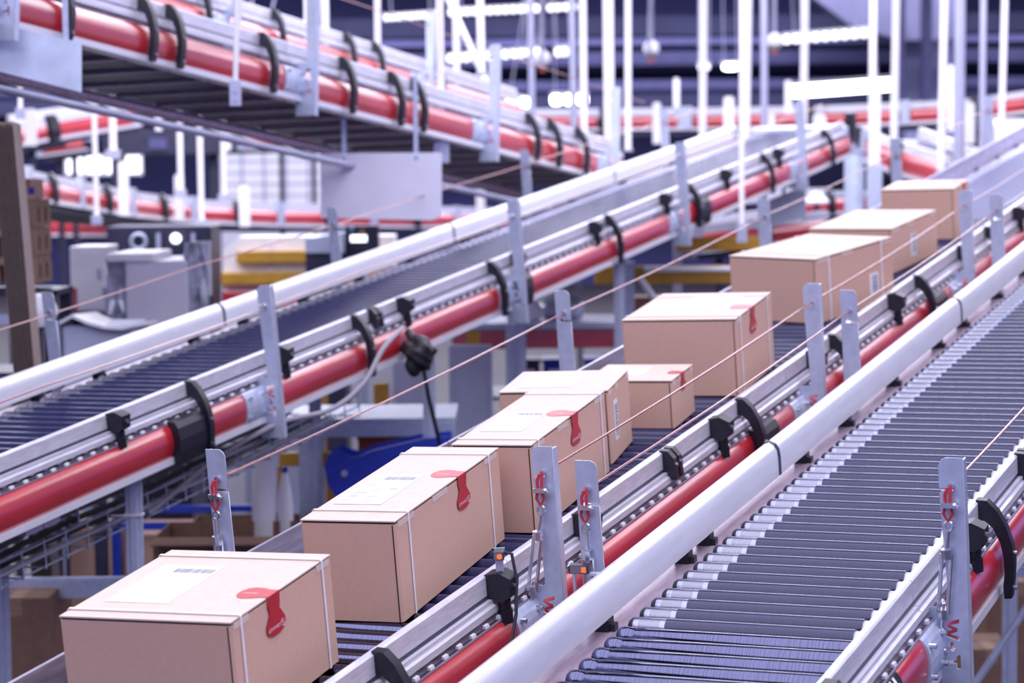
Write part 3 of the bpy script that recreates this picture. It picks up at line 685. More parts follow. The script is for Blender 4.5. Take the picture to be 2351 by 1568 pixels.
# slanted brace
a=W(1030,0,18); b=W(1145,250,18)
o=MB().tube([b,b+(a-b)*1.6],0.025,8).build('slanted_brace','rod_white',None,True); tag(o,'pale slanted brace bar leaning between two hanger rods','brace')

# ------------------------------------------------------------------ lamps
def batten(label, x0,y0,x1,y1,d,hpx,m_='glow',grid=0):
    a=W(x0,y0,d); b=W(x1,y1,d); c=(a+b)/2; L=(b-a).length; h=hpx/FPX*d
    ang=math.atan2((b-a).z,(b-a).x)
    root=empty('batten_lamp',c,label,'lamp','batten lamps under the ceiling'); root.rotation_euler=(0,-ang,0)
    MB().prism([(-L/2,h*0.45),(L/2,h*0.45),(L/2-0.02,h*0.75),(-L/2+0.02,h*0.75)],-h*0.5,h*0.5).build('housing','white_paint',root)
    if grid:
        n_=grid; st=L/n_
        for i in range(n_):
            MB().tube([(-L/2+st*(i+0.12),0,0),(-L/2+st*(i+0.30),0,0),(-L/2+st*(i+0.70),0,0),(-L/2+st*(i+0.88),0,0)],[h*0.30,h*0.45,h*0.45,h*0.30],8).build('tube',m_,root,True)
    else:
        MB().tube([(-L/2,0,0),(-L/2+h*0.3,0,0),(L/2-h*0.3,0,0),(L/2,0,0)],[h*0.3,h*0.5,h*0.5,h*0.3],10).build('tube',m_,root,True)
    for sx in (-0.35,0.35): MB().cyl((L*sx,0,h*0.7),(L*sx,0,ZC-c.z),0.012,6).build('suspension','rod_grey',root)
    return root
batten('brightest long lamp at the upper right',1815,210,2050,193,33,28,'glow')
batten('long lamp above the brightest one',1795,92,1995,76,37,20,'glow_soft',9)
batten('long faint lamp at the top centre',880,42,1008,34,36,13,'glow_soft',9)
batten('long lamp right of the faint one at the top',1028,30,1240,20,36,15,'glow_soft',12)
batten('short lamp beside the lavender rods at the top',1255,20,1325,16,36,14,'glow_soft',4)
batten('long lamp in the second row left of centre',1025,136,1242,120,38,18,'glow_soft',12)
batten('short lamp in the second row',1273,121,1318,118,38,20,'glow_soft',3)
batten('short lamp just left of the wide hanger post',1655,154,1700,153,44,16,'glow',1)
batten('shortest lamp beside the white centre rod',1600,154,1632,154,44,14,'glow_soft',1)
batten('bright low lamp behind the overhead conveyor end',1262,230,1352,228,40,24,'glow',3)
batten('small bright low lamp at centre',1160,228,1222,238,44,20,'glow',2)
batten('three spot lamp under the overhead conveyor at left',505,250,572,268,24,14,'glow',3)
# pipe with small fittings
for i,(px,py) in enumerate(((1495,112),(1778,95),(1245,135))):
    p=W(px,py,35); o=empty('spot_fitting',p,['small round fitting hanging under the left end of the ceiling pipe','round bright fitting left of the upper right lamp','tiny orange tipped fitting right of the second lamp row'][i],'fitting')
    MB().tube([(0,0,0.12),(0,0,0.05),(0,0,-0.05),(0,0,-0.12)],[0.05,0.12,0.12,0.05],10).build('body','white_paint',o,True)
    MB().cyl((0,0,-0.12),(0,0,-0.2),0.04,8).build('tip','orange',o,True)
    MB().cyl((0,0,0.12),(0,0,ZC-p.z),0.03,6).build('stem','rod_grey',o,True)

# ------------------------------------------------------------------ far conveyors (run across the hall)
def far_conveyor(label, pts, seg, posts=(), rh=0.13, depth_w=0.6, gaps=None, open_top=True):
    # pts: pixel points of the red band's centre with distance; red panels, plates and brackets as parts
    P=[W(*p) for p in pts]
    root=empty('belt_conveyor',P[0],label,'conveyor')
    o0=P[0]
    segs=[]; 
    for a,b in zip(P[:-1],P[1:]):
        n_=max(1,round((b-a).length/seg))
        for i in range(n_): segs.append((a+(b-a)*(i/n_),a+(b-a)*((i+1)/n_)))
    bw=Vector((0,1,0))
    for i,(a,b) in enumerate(segs):
        d=(b-a); L=d.length; d.normalize(); n_=d.cross(Vector((0,0,1))).normalized(); up=n_.cross(d)
        if n_.y>0: n_=-n_
        if up.z<0: up=-up
        mw=Matrix(((d.x,n_.x,up.x,a.x-o0.x),(d.y,n_.y,up.y,a.y-o0.y),(d.z,n_.z,up.z,a.z-o0.z),(0,0,0,1)))
        def put(name,mb,m_,sm=False):
            o=mb.build(name,m_,root,sm); o.matrix_local=mw; return o
        h=rh/2
        g=0.16*L
        pr=[(0.0,-h),(0.018,-h*0.6),(0.024,0),(0.018,h*0.6),(0.0,h),(-0.03,h),(-0.03,-h)]
        put('red_panel',MB().prism([(y,z) for y,z in pr],g*0.5,L-g*0.5,axis='x'),'red_paint',True)
        put('bottom_flange',MB().box(0,L,-0.04,0.03,-h-0.030,-h-0.001),'alu_white')
        put('guide_rail',MB().box(0,L,-0.05,-0.015,h+0.03,h+0.075).box(0,L,-0.04,0.0,h+0.002,h+0.018),'alu_scuffed')
        put('underside_pan',MB().box(0,L,-depth_w,-0.02,-h-0.08,-h-0.02),'dark_metal')
        put('belt',MB().box(0,L,-depth_w+0.03,-0.05,h-0.03,h-0.01),'sleeve')
        put('side_rail',MB().box(0,L,-depth_w,-depth_w+0.04,h,h+0.10),'alu_white')
        if i%2==0: put('joint_plate',MB().box(-g*0.42,g*0.42,-0.02,0.034,-h-0.03,h+0.10),'galv_light')
        else: put('guide_arm',MB().prism([(0.0,-h-0.03),(0.05,-h-0.02),(0.06,0),(0.045,h+0.03),(0.0,h+0.09),(-0.03,h+0.09),(-0.01,h)],-g*0.3,g*0.3,axis='x'),'black_plastic')
    for p in (P[0]+(P[1]-P[0])*0.35,P[-1]+(P[-2]-P[-1])*0.35):
        MB().box(p.x-o0.x-0.03,p.x-o0.x+0.03,p.y-o0.y+0.2,p.y-o0.y+0.26,-o0.z,p.z-o0.z-rh/2-0.05).build('support_leg','dark_metal',root)
    for (px,py0,py1,d,wpx) in posts:
        a=W(px,py0,d); b=W(px,py1,d); r=wpx/2/FPX*d
        mb=MB().prism([(-r,b.z-o0.z),(r,b.z-o0.z),(r,a.z-o0.z-r*0.5),(r*0.6,a.z-o0.z),(-r*0.6,a.z-o0.z),(-r,a.z-o0.z-r*0.5)],-0.01,0.01)
        mb.box(r*0.8,r,0.0,0.04,b.z-o0.z,a.z-o0.z-r*0.5)
        o=mb.build('cord_post','rod_white',root); o.location=(a.x-o0.x,a.y-o0.y-0.06,0)
    return root
far_conveyor('long level red sided conveyor running across the back right of the hall',[(1200,281,25),(1570,279,25),(1860,275,24.5),(2080,266,24),(2240,256,23.6),(2420,230,23)],1.15,
    posts=[(1507,235,330,24.4,18),(1552,180,275,27,13),(1672,222,318,23.6,24),(1770,262,300,24,14),(1880,262,300,24,30),(1808,185,262,23.5,16),(2222,235,330,21,26),(2180,150,300,22,14)])
far_conveyor('red sided mid conveyor curving away from the left edge below the pale rods',[(-60,408,15.8),(118,441,17.8),(300,474,20.0),(440,490,21.8),(640,500,23.3),(1220,508,27.5)],0.80,
    posts=[(285,370,495,18.8,22),(412,400,505,20.6,20),(562,425,520,22.0,24),(1103,420,530,26,20)])
far_conveyor('short rising red conveyor high at the far left',[(30,318,22),(120,300,22),(320,268,23)],0.9,posts=[(72,250,335,21,26),(365,230,300,22.6,14)])
far_conveyor('faint thin red conveyor just under the rising one at far left',[(90,345,26),(200,330,26)],0.7,rh=0.10)
far_conveyor('far red conveyor in front of the white shutter at left',[(550,328,29),(800,322,31)],0.75,posts=[(520,270,345,27,20)])
far_conveyor('low red conveyor under the mid one beside the cardboard stack',[(95,522,27),(270,524,28)],1.0,rh=0.15)
far_conveyor('short red conveyor dropping away beyond the end of the climbing one',[(1985,340,21),(2060,370,20.5),(2170,402,20)],0.9,rh=0.18)
far_conveyor('low red conveyor running under the far end of the row of boxes',[(1600,556,17.5),(1760,540,17.6),(1905,522,17.8)],0.8,rh=0.12)
far_conveyor('small dark red belt curve left of the farthest box',[(1828,482,20),(1905,472,20.3),(2005,470,20.6)],0.55,rh=0.11)

# ------------------------------------------------------------------ things in the hall behind and below the lines
def rect(px0,py0,px1,py1,d):
    a=W(px0,py0,d); b=W(px1,py1,d); return a.x,b.x,b.z,a.z,(a.y+b.y)/2
def at(px,py,d): return W(px,py,d)
# flattened cardboard sheets standing on edge at the left border
for i in range(9):
    d=9.7+0.004*i; x0,x1,z0,z1,y=rect(-14+6.0*i,282+(i%3)*3-i*0.6,-8.4+6.0*i,900,d)
    sh=0.115
    zt=z1+0.0; H=zt
    k=0.20
    vs=[(x0+k,y,0),(x1+k,y,0),(x1+k,y+0.16,0),(x0+k,y+0.16,0),(x0,y,zt),(x1,y,zt),(x1,y+0.16,zt),(x0,y+0.16,zt)]
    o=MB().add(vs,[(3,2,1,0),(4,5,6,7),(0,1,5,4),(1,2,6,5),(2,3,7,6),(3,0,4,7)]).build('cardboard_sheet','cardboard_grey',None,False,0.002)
    tag(o,'flattened brown cardboard sheet on edge at the left border, '+['leftmost of nine','second from the left','third from the left','fourth from the left','middle one of nine','sixth from the left','seventh from the left','second from the right','rightmost of nine'][i],'cardboard','flattened cardboard sheets at the left border')
# dark rack with three pallets and a small carton
x0,x1,z0,z1,y=rect(-150,656,110,700,11.6)
rk=empty('storage_rack',((x0+x1)/2,y,0),'dark blue storage rack under the pallet stack at left','rack'); hw=(x1-x0)/2
for sx in (-1,1):
    for yy in (0.02,0.45): MB().box(sx*hw-0.03,sx*hw+0.03,yy,yy+0.06,0,z1-0.03).build('upright','dark_metal',rk)
for zz in (z1-0.03,z1-0.45,z1-1.2): MB().box(-hw-0.03,hw+0.03,0,0.52,zz-0.03,zz).build('shelf','dark_metal',rk)
for zz in (z1-0.17,): MB().box(-hw,hw,-0.01,0.015,zz-0.03,zz+0.02).build('rail','galvanised',rk)
zt=z1
for k in range(3):
    px0,px1,_,_,_=rect(-140,0,70,1,11.6)
    h=0.146; zb=zt+k*h
    p=empty('wooden_pallet',((px0+px1)/2,y+0.05,zb),['wooden pallet lowest in the stack behind the cardboard sheets','wooden pallet in the middle of the stack behind the cardboard sheets','wooden pallet on top of the stack behind the cardboard sheets'][k],'pallet','stacked wooden pallets'); w2=(px1-px0)/2
    for q in (-1,0,1):
        for yy in (0.0,0.17,0.34): MB().box(q*(w2-0.05)-0.05,q*(w2-0.05)+0.05,yy,yy+0.10,0.022,0.100).build('block','wood',p)
        MB().box(q*(w2-0.05)-0.05,q*(w2-0.05)+0.05,0,0.44,0,0.022).build('runner','wood',p)
    for q in range(5): MB().box(-w2,w2,0.086*q,0.086*q+0.07,0.100,0.142).build('deck_board','wood',p)
def plain_carton(label, px0,py0,px1,py1,d,depth,m_='cardboard_brown_shaded',to_floor=None,open_=False,name='carton'):
    x0,x1,z0,z1,y=rect(px0,py0,px1,py1,d)
    if to_floor is not None: z0=to_floor
    r=empty(name,((x0+x1)/2,y,z0),label,'box'); w2=(x1-x0)/2; h=z1-z0
    if open_:
        t=0.006
        MB().box(-w2,w2,0,t,0,h).box(-w2,w2,depth-t,depth,0,h).box(-w2,-w2+t,t,depth-t,0,h).box(w2-t,w2,t,depth-t,0,h).box(-w2,w2,0,depth,0,t).build('body',m_,r)
        MB().prism([(-0.10,h-0.02),(0.0,h),(0.0,h+t),(-0.10,h-0.02+t)],-w2,w2,axis='x').build('flap',m_,r)
    else:
        MB().box(-w2,w2,0,depth,0,h).build('body',m_,r,False,0.004)
        MB().box(-0.03,0.03,-0.001,depth*0.5,h,h+0.001).box(-0.03,0.03,-0.0012,0,h-0.08,h+0.001).build('tape','wood',r)
        MB().box(-w2+0.01,w2-0.01,depth*0.49,depth*0.51,h,h+0.0015).build('flap_seam','seam_dark',r)
    return r
c=plain_carton('small brown carton with blue mark standing on the pallet stack',30,411,82,449,11.8,0.20,'cardboard',to_floor=zt+3*0.146-0.003)
x0,x1,z0,z1,y=rect(66,430,79,446,11.8); MB().box(x0-c.location.x,x1-c.location.x,-0.002,0.0,z0-c.location.z,z1-c.location.z).build('blue_mark','blue_plastic',c)
# workbench with white cabinet
x0,x1,z0,z1,y=rect(120,716,345,728,13.2)
wb=empty('workbench',((x0+x1)/2,y,0),'dark topped workbench under the white cabinet at left','table'); w2=(x1-x0)/2
MB().box(-w2,w2,-0.1,0.75,z0,z1).build('top','dark_metal',wb)
for sx in (-1,1):
    for yy in (-0.05,0.65): MB().box(sx*(w2-0.06)-0.03,sx*(w2-0.06)+0.03,yy,yy+0.05,0,z0).build('leg','galvanised',wb)
zb_=z1
x0,x1,z0,z1,y=rect(161,566,243,716,13.2)
cb=empty('white_cabinet',((x0+x1)/2,y,zb_),'white upright cabinet with red strip on its lower left edge','cabinet'); w2=(x1-x0)/2; h=z1-zb_
MB().box(-w2,w2,0,0.45,0,h).build('body','white_paint',cb,False,0.006)
MB().box(-w2+0.006,-w2+0.036,-0.006,0.0,0.005,h*0.36).build('red_strip','red_paint',cb)
MB().box(-w2+0.05,w2-0.02,-0.005,0.0,0.02,h-0.03).build('door','white_paint',cb)
MB().box(w2-0.045,w2-0.03,-0.02,-0.005,h*0.5,h*0.66).build('handle','zinc',cb)
# wrapped pallet load
x0,x1,z0,z1,y=rect(236,600,474,800,12.4)
wl=empty('wrapped_load',((x0+x1)/2,y,0),'tall grey load with crumpled clear film on both sides and white lid','load'); w2=(x1-x0)/2
cx0=rect(282,0,425,1,12.4); 
MB().box(cx0[0]-wl.location.x,cx0[1]-wl.location.x,0,0.8,1.55,z1).build('load_block','panel_white',wl,False,0.01)
MB().box(-w2*0.6,w2*0.6,0.1,0.7,0,1.55).build('stand','dark_metal',wl)
rnd=random.Random(5)
def crumple(xa,xb,za,zb,name,parent,y0,nx=7,nz=12,amp=0.03,m_='wrap_film'):
    vs=[];fs=[]
    for j in range(nz+1):
        for i in range(nx+1): vs.append((xa+(xb-xa)*i/nx+rnd.uniform(-amp,amp)*0.6,y0+rnd.uniform(-amp,amp),za+(zb-za)*j/nz))
    n_=len(vs); vs+=[(v[0],v[1]+0.02+0.3*0,v[2]) for v in vs]
    for j in range(nz):
        for i in range(nx):
            a=j*(nx+1)+i; fs.append((a,a+1,a+nx+2,a+nx+1)); fs.append((n_+a,n_+a+nx+1,n_+a+nx+2,n_+a+1))
    return MB().add(vs,fs).build(name,m_,parent)
crumple(-w2,cx0[0]-wl.location.x+0.02,z1-0.9,z1+0.01,'film_wrap',wl,0.05); crumple(cx0[1]-wl.location.x-0.02,w2,z1-0.9,z1+0.10,'film_wrap',wl,0.05)
a=rect(248,582,352,600,12.4); MB().box(a[0]-wl.location.x,a[1]-wl.location.x,-0.02,0.7,a[2],a[3]).build('lid','white_paint',wl,False,0.008)
a=rect(432,556,478,610,12.4); MB().box(a[0]-wl.location.x,a[1]-wl.location.x,0.1,0.16,z1-0.2,a[3]).build('side_board','panel_white',wl,False,0.004)
# curved white sheet in front of the bench
pts=[(135,738),(165,722),(200,738),(240,748),(280,750),(312,742)]
pf=[at(px,py,11.2) for px,py in pts]; mb=MB(); vs=[]
for p in pf: vs+=[(p.x,p.y,p.z),(p.x+0.02,p.y+0.55,p.z-0.02),(p.x,p.y,p.z-0.016),(p.x+0.02,p.y+0.55,p.z-0.036)]
fs=[]
for i in range(len(pf)-1):
    a=4*i; fs+=[(a,a+4,a+5,a+1),(a+2,a+3,a+7,a+6),(a,a+2,a+6,a+4),(a+1,a+5,a+7,a+3)]
fs+=[(0,1,3,2),(4*len(pf)-4,4*len(pf)-2,4*len(pf)-1,4*len(pf)-3)]
sh=empty('bent_sheet',(pf[0].x,pf[0].y,0),'bent white plastic sheet lying over a grey bin at left','sheet')
o=MB().add(vs,fs).build('sheet','white_paint',sh,True); o.location=(-pf[0].x,-pf[0].y,0)
x0,x1,z0,z1,y=rect(142,752,305,835,11.25)
o=MB().box(x0,x1,y,y+0.5,1.7,z1+0.01).build('bin','grey_panel',sh,False,0.02); o.location=(-pf[0].x,-pf[0].y,0)
o=MB().box(x0+0.1,x0+0.16,y+0.2,y+0.26,0,1.7).build('stand','dark_metal',sh); o.location=(-pf[0].x,-pf[0].y,0)
p=at(88,715,10.6); q=empty('round_lamp_cover',p,'round white cover in the gap beside the cardboard sheets','cover')
MB().tube([(0,-0.06,0),(0,-0.04,0),(0,0.03,0),(0,0.06,0)],[0.03,0.075,0.085,0.05],14).build('shell','white_paint',q,True); MB().cyl((0,0,-0.08),(0,0,-p.z),0.02,8).build('stand','dark_metal',q)
# white shelf unit with yellow beams
x0,x1,z0,z1,y=rect(508,545,905,720,17)
su=empty('shelf_unit',((x0+x1)/2,y,0),'white shelf unit with two yellow beams and a red band at left centre','shelf'); w2=(x1-x0)/2; X=su.location.x
MB().prism([(-w2,0),(w2,0),(w2,z1),(-w2+0.12,z1),(-w2,z1-0.10)],0.06,0.5).build('body','white_paint',su)
for nm,m_,py0,py1,px0 in (('beam','yellow',577,600,543),('beam','yellow',626,650,508),('red_band','red_paint',669,703,512)):
    a=rect(px0,py0,905,py1,17); MB().box(a[0]-X,a[1]-X,-0.02,0.06,a[2],a[3]).build(nm,m_,su,False,0.006)
for px in (620,760): a=rect(px,560,px+5,706,17); MB().box(a[0]-X,a[1]-X,0.03,0.07,a[2],a[3]).build('upright','panel_white',su)
# dark drive machine
x0,x1,z0,z1,y=rect(245,520,485,602,15.5)
dm=empty('drive_machine',((x0+x1)/2,y,0),'dark machine with round motor ring and small lamp under the mid conveyor','machine'); X=dm.location.x; w2=(x1-x0)/2
MB().box(-w2,w2,0,0.5,0,z1).build('housing','dark_metal',dm,False,0.01)
p=at(314,556,15.4); MB().tube([(p.x-X+0.05*math.cos(a),-0.02,p.z+0.05*math.sin(a)) for a in [2*math.pi*i/18 for i in range(18)]],0.016,8,closed=True).build('motor_ring','galvanised',dm,True)
p=at(401,548,15.4); MB().tube([(p.x-X,-0.07,p.z),(p.x-X,-0.05,p.z),(p.x-X,0.0,p.z)],[0.012,0.036,0.03],12).build('lamp','glow_soft',dm,True)
for px in (360,440): a=rect(px,535,px+10,600,15.5); MB().box(a[0]-X,a[1]-X,-0.03,0.0,a[2],a[3]).build('cover_strip','galvanised',dm)
# control box with white label
x0,x1,z0,z1,y=rect(792,518,868,590,16)
cbx=empty('control_box',((x0+x1)/2,y,0),'dark control box with white label and tiny lights beside the hanging panel','control box'); X=cbx.location.x; w2=(x1-x0)/2
MB().box(-w2,w2,0,0.2,z0,z1).build('housing','dark_metal',cbx,False,0.008); MB().box(-0.03,0.03,0.06,0.14,0,z0).build('stand','galvanised',cbx)
a=rect(805,540,842,555,16); MB().box(a[0]-X,a[1]-X,-0.004,0.0,a[2],a[3]).build('label_plate','glow_soft',cbx)  # white label given a glow to read bright; it is no lamp
for px,py,m_ in ((808,524,'sensor_blue'),(832,532,'yellow')): p=at(px,py,16); MB().tube([(p.x-X,-0.015,p.z),(p.x-X,0,p.z)],0.016,10).build('indicator',m_,cbx)
x0,x1,z0,z1,y=rect(700,535,790,580,15.9)
o=empty('steel_cover',((x0+x1)/2,y,0),'pale blue steel cover between the shelf unit and the control box','cover'); w2=(x1-x0)/2
MB().prism([(-w2,z0),(w2,z0),(w2,z1),(-w2,z1-0.04)],0,0.5).build('cover','panel_zinc',o); MB().box(-w2,w2,0.02,0.48,0,z0).build('plinth','dark_metal',o)
# hanging white panel and zinc panel
def hung_panel(label,pts,d,t,m_,hang):
    P=[at(px,py,d) for px,py in pts]; o0=P[0]; k=len(P)
    r=empty('hung_panel',o0,label,'panel')
    MB().add([tuple(p-o0) for p in P]+[tuple(p-o0+Vector((0,t,0))) for p in P],[tuple(range(k)),tuple(reversed(range(k,2*k)))]+[(i,i+k,(i+1)%k+k,(i+1)%k) for i in range(k)]).build('sheet',m_,r)
    for px,py in hang:
        p=at(px,py,d)-o0; MB().box(p.x-0.012,p.x+0.012,t*0.4,t*0.4+0.006,p.z-0.02,p.z+0.42).build('strap_hanger','galvanised',r)
        MB().cyl((p.x,-0.006,p.z-0.03),(p.x,0.004,p.z-0.03),0.012,8).build('bolt','zinc',r)
    return r
hung_panel('large pale lavender panel hanging below the overhead conveyor at centre left',[(735,352),(1014,350),(1014,497),(990,506),(737,500)],12.5,0.012,'panel_white',[(790,352),(955,350)])
hung_panel('weathered zinc panel hanging below the overhead conveyor at the upper left edge',[(-60,48),(20,62),(187,98),(187,212),(160,205),(-60,150)],9.7,0.006,'panel_zinc',[(30,68),(150,92)])
# lit windows and shutter in the back
x0,x1,z0,z1,y=rect(148,356,326,402,40)
wd_=struct(MB().box(x0,x1,y,y+0.1,z0,z1).build('window_1','white_paint'))
for k in range(4): MB().box(x0+0.05+(x1-x0)*k/4,x0-0.03+(x1-x0)*(k+1)/4,y-0.02,y,z0+0.04,z1-0.04).build('pane','glow_soft',wd_)
x0,x1,z0,z1,y=rect(505,345,760,474,36)
dr=struct(MB().box(x0,x1,y,y+0.1,0,z1).build('door_2','panel_white'))
for k in range(5):
    MB().box(x0+0.03,x1-0.03,y-0.03,y,z0+(z1-z0)*k/5+0.015,z0+(z1-z0)*(k+1)/5-0.015).build('panel','white_paint',dr)
for k in range(1,5): MB().box(x0+(x1-x0)*k/5-0.012,x0+(x1-x0)*k/5+0.012,y-0.045,y-0.03,z0,z1).build('mullion','door_grey',dr)
x0,x1,z0,z1,y=rect(235,300,505,352,27)
o=empty('dark_housing',((x0+x1)/2,y,0),'dark blue machine housing behind the pale hanging rods','machine'); w2=(x1-x0)/2
MB().prism([(-w2,z0),(w2,z0),(w2,z1-0.06),(w2*0.3,z1),(-w2*0.7,z1+0.05),(-w2,z1-0.08)],0,0.9).build('housing','dark_metal',o)
for sx in (-0.8,0.8): MB().box(w2*sx-0.05,w2*sx+0.05,0.4,0.5,0,z0).build('leg','dark_metal',o)
MB().box(-w2*0.2,w2*0.1,-0.03,0,z0+0.06,z1-0.10).build('hatch','beam_blue',o)
# --- under the climbing conveyor
tr=empty('wire_tray',mwL@Matrix.Translation((0,6.0-3.6,-0.5)),'dark wire mesh cable tray hanging under the climbing conveyor at lower left','cable tray')
tw=[(-0.62,0.10),(-0.62,0.05),(-0.60,0.0),(-0.48,0.0),(-0.36,0.0),(-0.24,0.0),(-0.22,0.05),(-0.22,0.10)]
for x,z in tw: MB().cyl((x,-1.2,z),(x,3.2,z),0.004,6).build('long_wire','galvanised',tr)
hoop=MB().tube([(x,0,z) for x,z in ((-0.62,0.11),(-0.62,0.0),(-0.22,0.0),(-0.22,0.11))],0.004,6).mesh('cross_wire',['galvanised'])
for k in range(32): inst('cross_wire',hoop,tr,-1.15+k*0.14)
for k in range(4): 
    MB().tube([(-0.56+0.09*k,-1.2+0.3*i,0.022+0.008*math.sin(i*1.7+k)) for i in range(15)],0.013,8).build('cable',['cable_grey','cable_black','cable_black','cable_grey'][k],tr,True)
for yy in (-0.6,0.9,2.4):
    MB().cyl((-0.62,yy,0.10),(-0.62,yy,0.30),0.005,6).build('tray_hanger','galvanised',tr); MB().cyl((-0.22,yy,0.10),(-0.22,yy,0.30),0.005,6).build('tray_hanger','galvanised',tr)
for (px,py) in ((90,1170),(50,1195)):
    s_,n_=s_at(px,py,L_U-0.05); 
    MB().prism([(-0.12,-0.26),(0.0,-0.26),(0.0,-0.215),(-0.12,-0.215)],s_-3.6-0.05,s_-3.6+0.05).build('bracket_tab','galv_light',rootL)
# cable tie on the leg
p=mwL@Vector((-0.05,7.05-3.6,-0.19)); zc=at(325,1187,p.y).z
o=MB().box(p.x-0.036,p.x+0.036,p.y-0.030,p.y+0.024,zc-0.004,zc+0.004).box(p.x-0.085,p.x-0.036,p.y-0.030,p.y-0.027,zc-0.002,zc+0.003).build('cable_tie','strap_white'); world_child(o,rootL,mwL)
# cross beam between legs
x0,x1,z0,z1,y=rect(-60,1330,306,1372,9.6)
o=MB().prism([(y,z0),(y+0.05,z0),(y+0.05,z1),(y+0.012,z1),(y+0.006,(z0+z1)/2),(y,z1-0.01)],x0,x1,axis='x').build('cross_beam','galvanised'); world_child(o,rootL,mwL)
def table_frame(label,px0,px1,pyt,pyb,d,depth,m_,legs_px,cat='table',name='steel_table'):
    x0,x1,z0,z1,y=rect(px0,pyt,px1,pyb,d)
    r=empty(name,((x0+x1)/2,y,0),label,cat); X=r.location.x; w2=(x1-x0)/2
    MB().box(-w2,w2,0,0.04,z0,z1).build('front_rail',m_,r,False,0.004); MB().box(-w2,w2,depth-0.04,depth,z0,z1).build('rear_rail',m_,r)
    MB().box(-w2,w2,0,depth,z1,z1+0.02).build('top',m_,r)
    for px,wp in legs_px:
        a=rect(px-wp/2,0,px+wp/2,1,d)
        for yy in (0.0,depth-0.05): MB().box(a[0]-X,a[1]-X,yy,yy+0.05,0,z0).build('leg',m_,r,False,0.003)
    return r
table_frame('grey steel packing table behind the long boxes',655,1045,972,1002,11.35,0.7,'galvanised',((692,34),(1005,36)))
# blue trolley frame with open cartons
x0,x1,z0,z1,y=rect(266,1188,565,1330,11.6)
bt=empty('blue_trolley',((x0+x1)/2,y,0),'bright blue trolley frame behind the front box','trolley'); X=bt.location.x; w2=(x1-x0)/2
for sx in (-1,1):
    for yy in (0,0.6): MB().box(sx*w2-0.022,sx*w2+0.022,yy,yy+0.04,0,z1).build('post','blue_frame',bt)
for zz in (z1-0.03,0.5):
    for yy in (0,0.6): MB().box(-w2,w2,yy,yy+0.04,zz-0.035,zz).build('rail','blue_frame',bt)
MB().box(-w2,w2,0,0.64,0.42,0.45).build('deck','wood',bt)
MB().box(-w2+0.03,w2*0.30,0.05,0.6,0.45,z1-0.10).build('cardboard_load','cardboard',bt,False,0.01)
plain_carton('big open brown carton behind the front box, on the right',352,1236,700,1400,10.4,0.5,'cardboard_brown_shaded',0.0,True,'open_carton')
plain_carton('brown carton row behind the big open one',430,1210,690,1236,11.0,0.4,'cardboard_brown_shaded',0.0,True,'open_carton')
plain_carton('dark brown carton low at the left edge beside the front box',-40,1372,116,1700,9.4,0.5,'cardboard_brown_shaded',0.0,False)
plain_carton('tan carton in the shadow left of the blue trolley',160,1215,262,1380,11.9,0.4,'cardboard',0.0,False)
# blue chute tray
pts=[(745,1072),(751,1048),(776,1034),(800,1046),(818,1050),(856,1034),(965,1008),(1034,1002),(1034,1075),(870,1105),(772,1142),(752,1112)]
P=[at(px,py,10.9) for px,py in pts]; o0=Vector((P[0].x,P[0].y,0)); k=len(P)
r=empty('blue_chute',o0,'bright blue plastic chute behind the long low box','chute')
for nm,ya,yb_ in (('side_plate',0,0.012),('side_plate',0.24,0.252)):
    MB().add([tuple(p-o0+Vector((0,ya,0))) for p in P]+[tuple(p-o0+Vector((0,yb_,0))) for p in P],[tuple(range(k)),tuple(reversed(range(k,2*k)))]+[(i,i+k,(i+1)%k+k,(i+1)%k) for i in range(k)]).build(nm,'blue_plastic',r)
pb=[P[8],P[9],P[10]]
MB().add([tuple(p-o0+Vector((0,0.012,0.02))) for p in pb]+[tuple(p-o0+Vector((0,0.24,0.02))) for p in pb],[(0,1,4,3),(1,2,5,4)]).build('floor_plate','blue_plastic',r)
p=at(790,1088,10.88)-o0; MB().cyl((p.x,-0.012,p.z),(p.x,0.0,p.z),0.016,10).build('bolt','zinc',r)
for px in (790,960): p=at(px,1080,10.9)-o0; MB().box(p.x-0.02,p.x+0.02,0.15,0.2,0,p.z-0.02).build('leg','dark_metal',r)
plain_carton('red plastic crate half hidden behind the blue chute',822,996,945,1040,11.6,0.3,'orange',None,True,'red_crate')
o=bpy.data.objects['red_crate']; z_=o.location.z; MB().box(-0.12,0.12,0.02,0.28,-z_,0.0).build('stand','dark_metal',o)
x0,x1,z0,z1,y=rect(640,1040,770,1070,11.9)
o=empty('yellow_bar_frame',((x0+x1)/2,y,0),'yellow bar frame left of the blue chute','frame'); w2=(x1-x0)/2
MB().box(-w2,w2,0,0.06,z0,z1).build('bar','yellow',o,False,0.006)
for sx in (-0.9,0.9): MB().box(w2*sx-0.025,w2*sx+0.025,0.01,0.05,0,z0).build('leg','yellow',o)
for i,(px,py0,py1,wp) in enumerate(((605,1015,1200,58),(655,1085,1200,38))):
    a=rect(px-wp/2,py0,px+wp/2,py1,10.9); h=a[3]
    o=empty('plastic_canister',((a[0]+a[1])/2,a[4],0),['tall white plastic canister behind the cord post','shorter white plastic canister beside the tall one'][i],'canister','white plastic canisters'); r_=(a[1]-a[0])/2
    MB().tube([(0,0,0),(0,0,h*0.9),(0,0,h*0.95),(0,0,h)],[r_,r_*0.97,r_*0.75,r_*0.4],14).build('body','white_paint',o,True)
    MB().cyl((0,0,h),(0,0,h+0.03),r_*0.35,10).build('cap','blue_plastic',o,True)
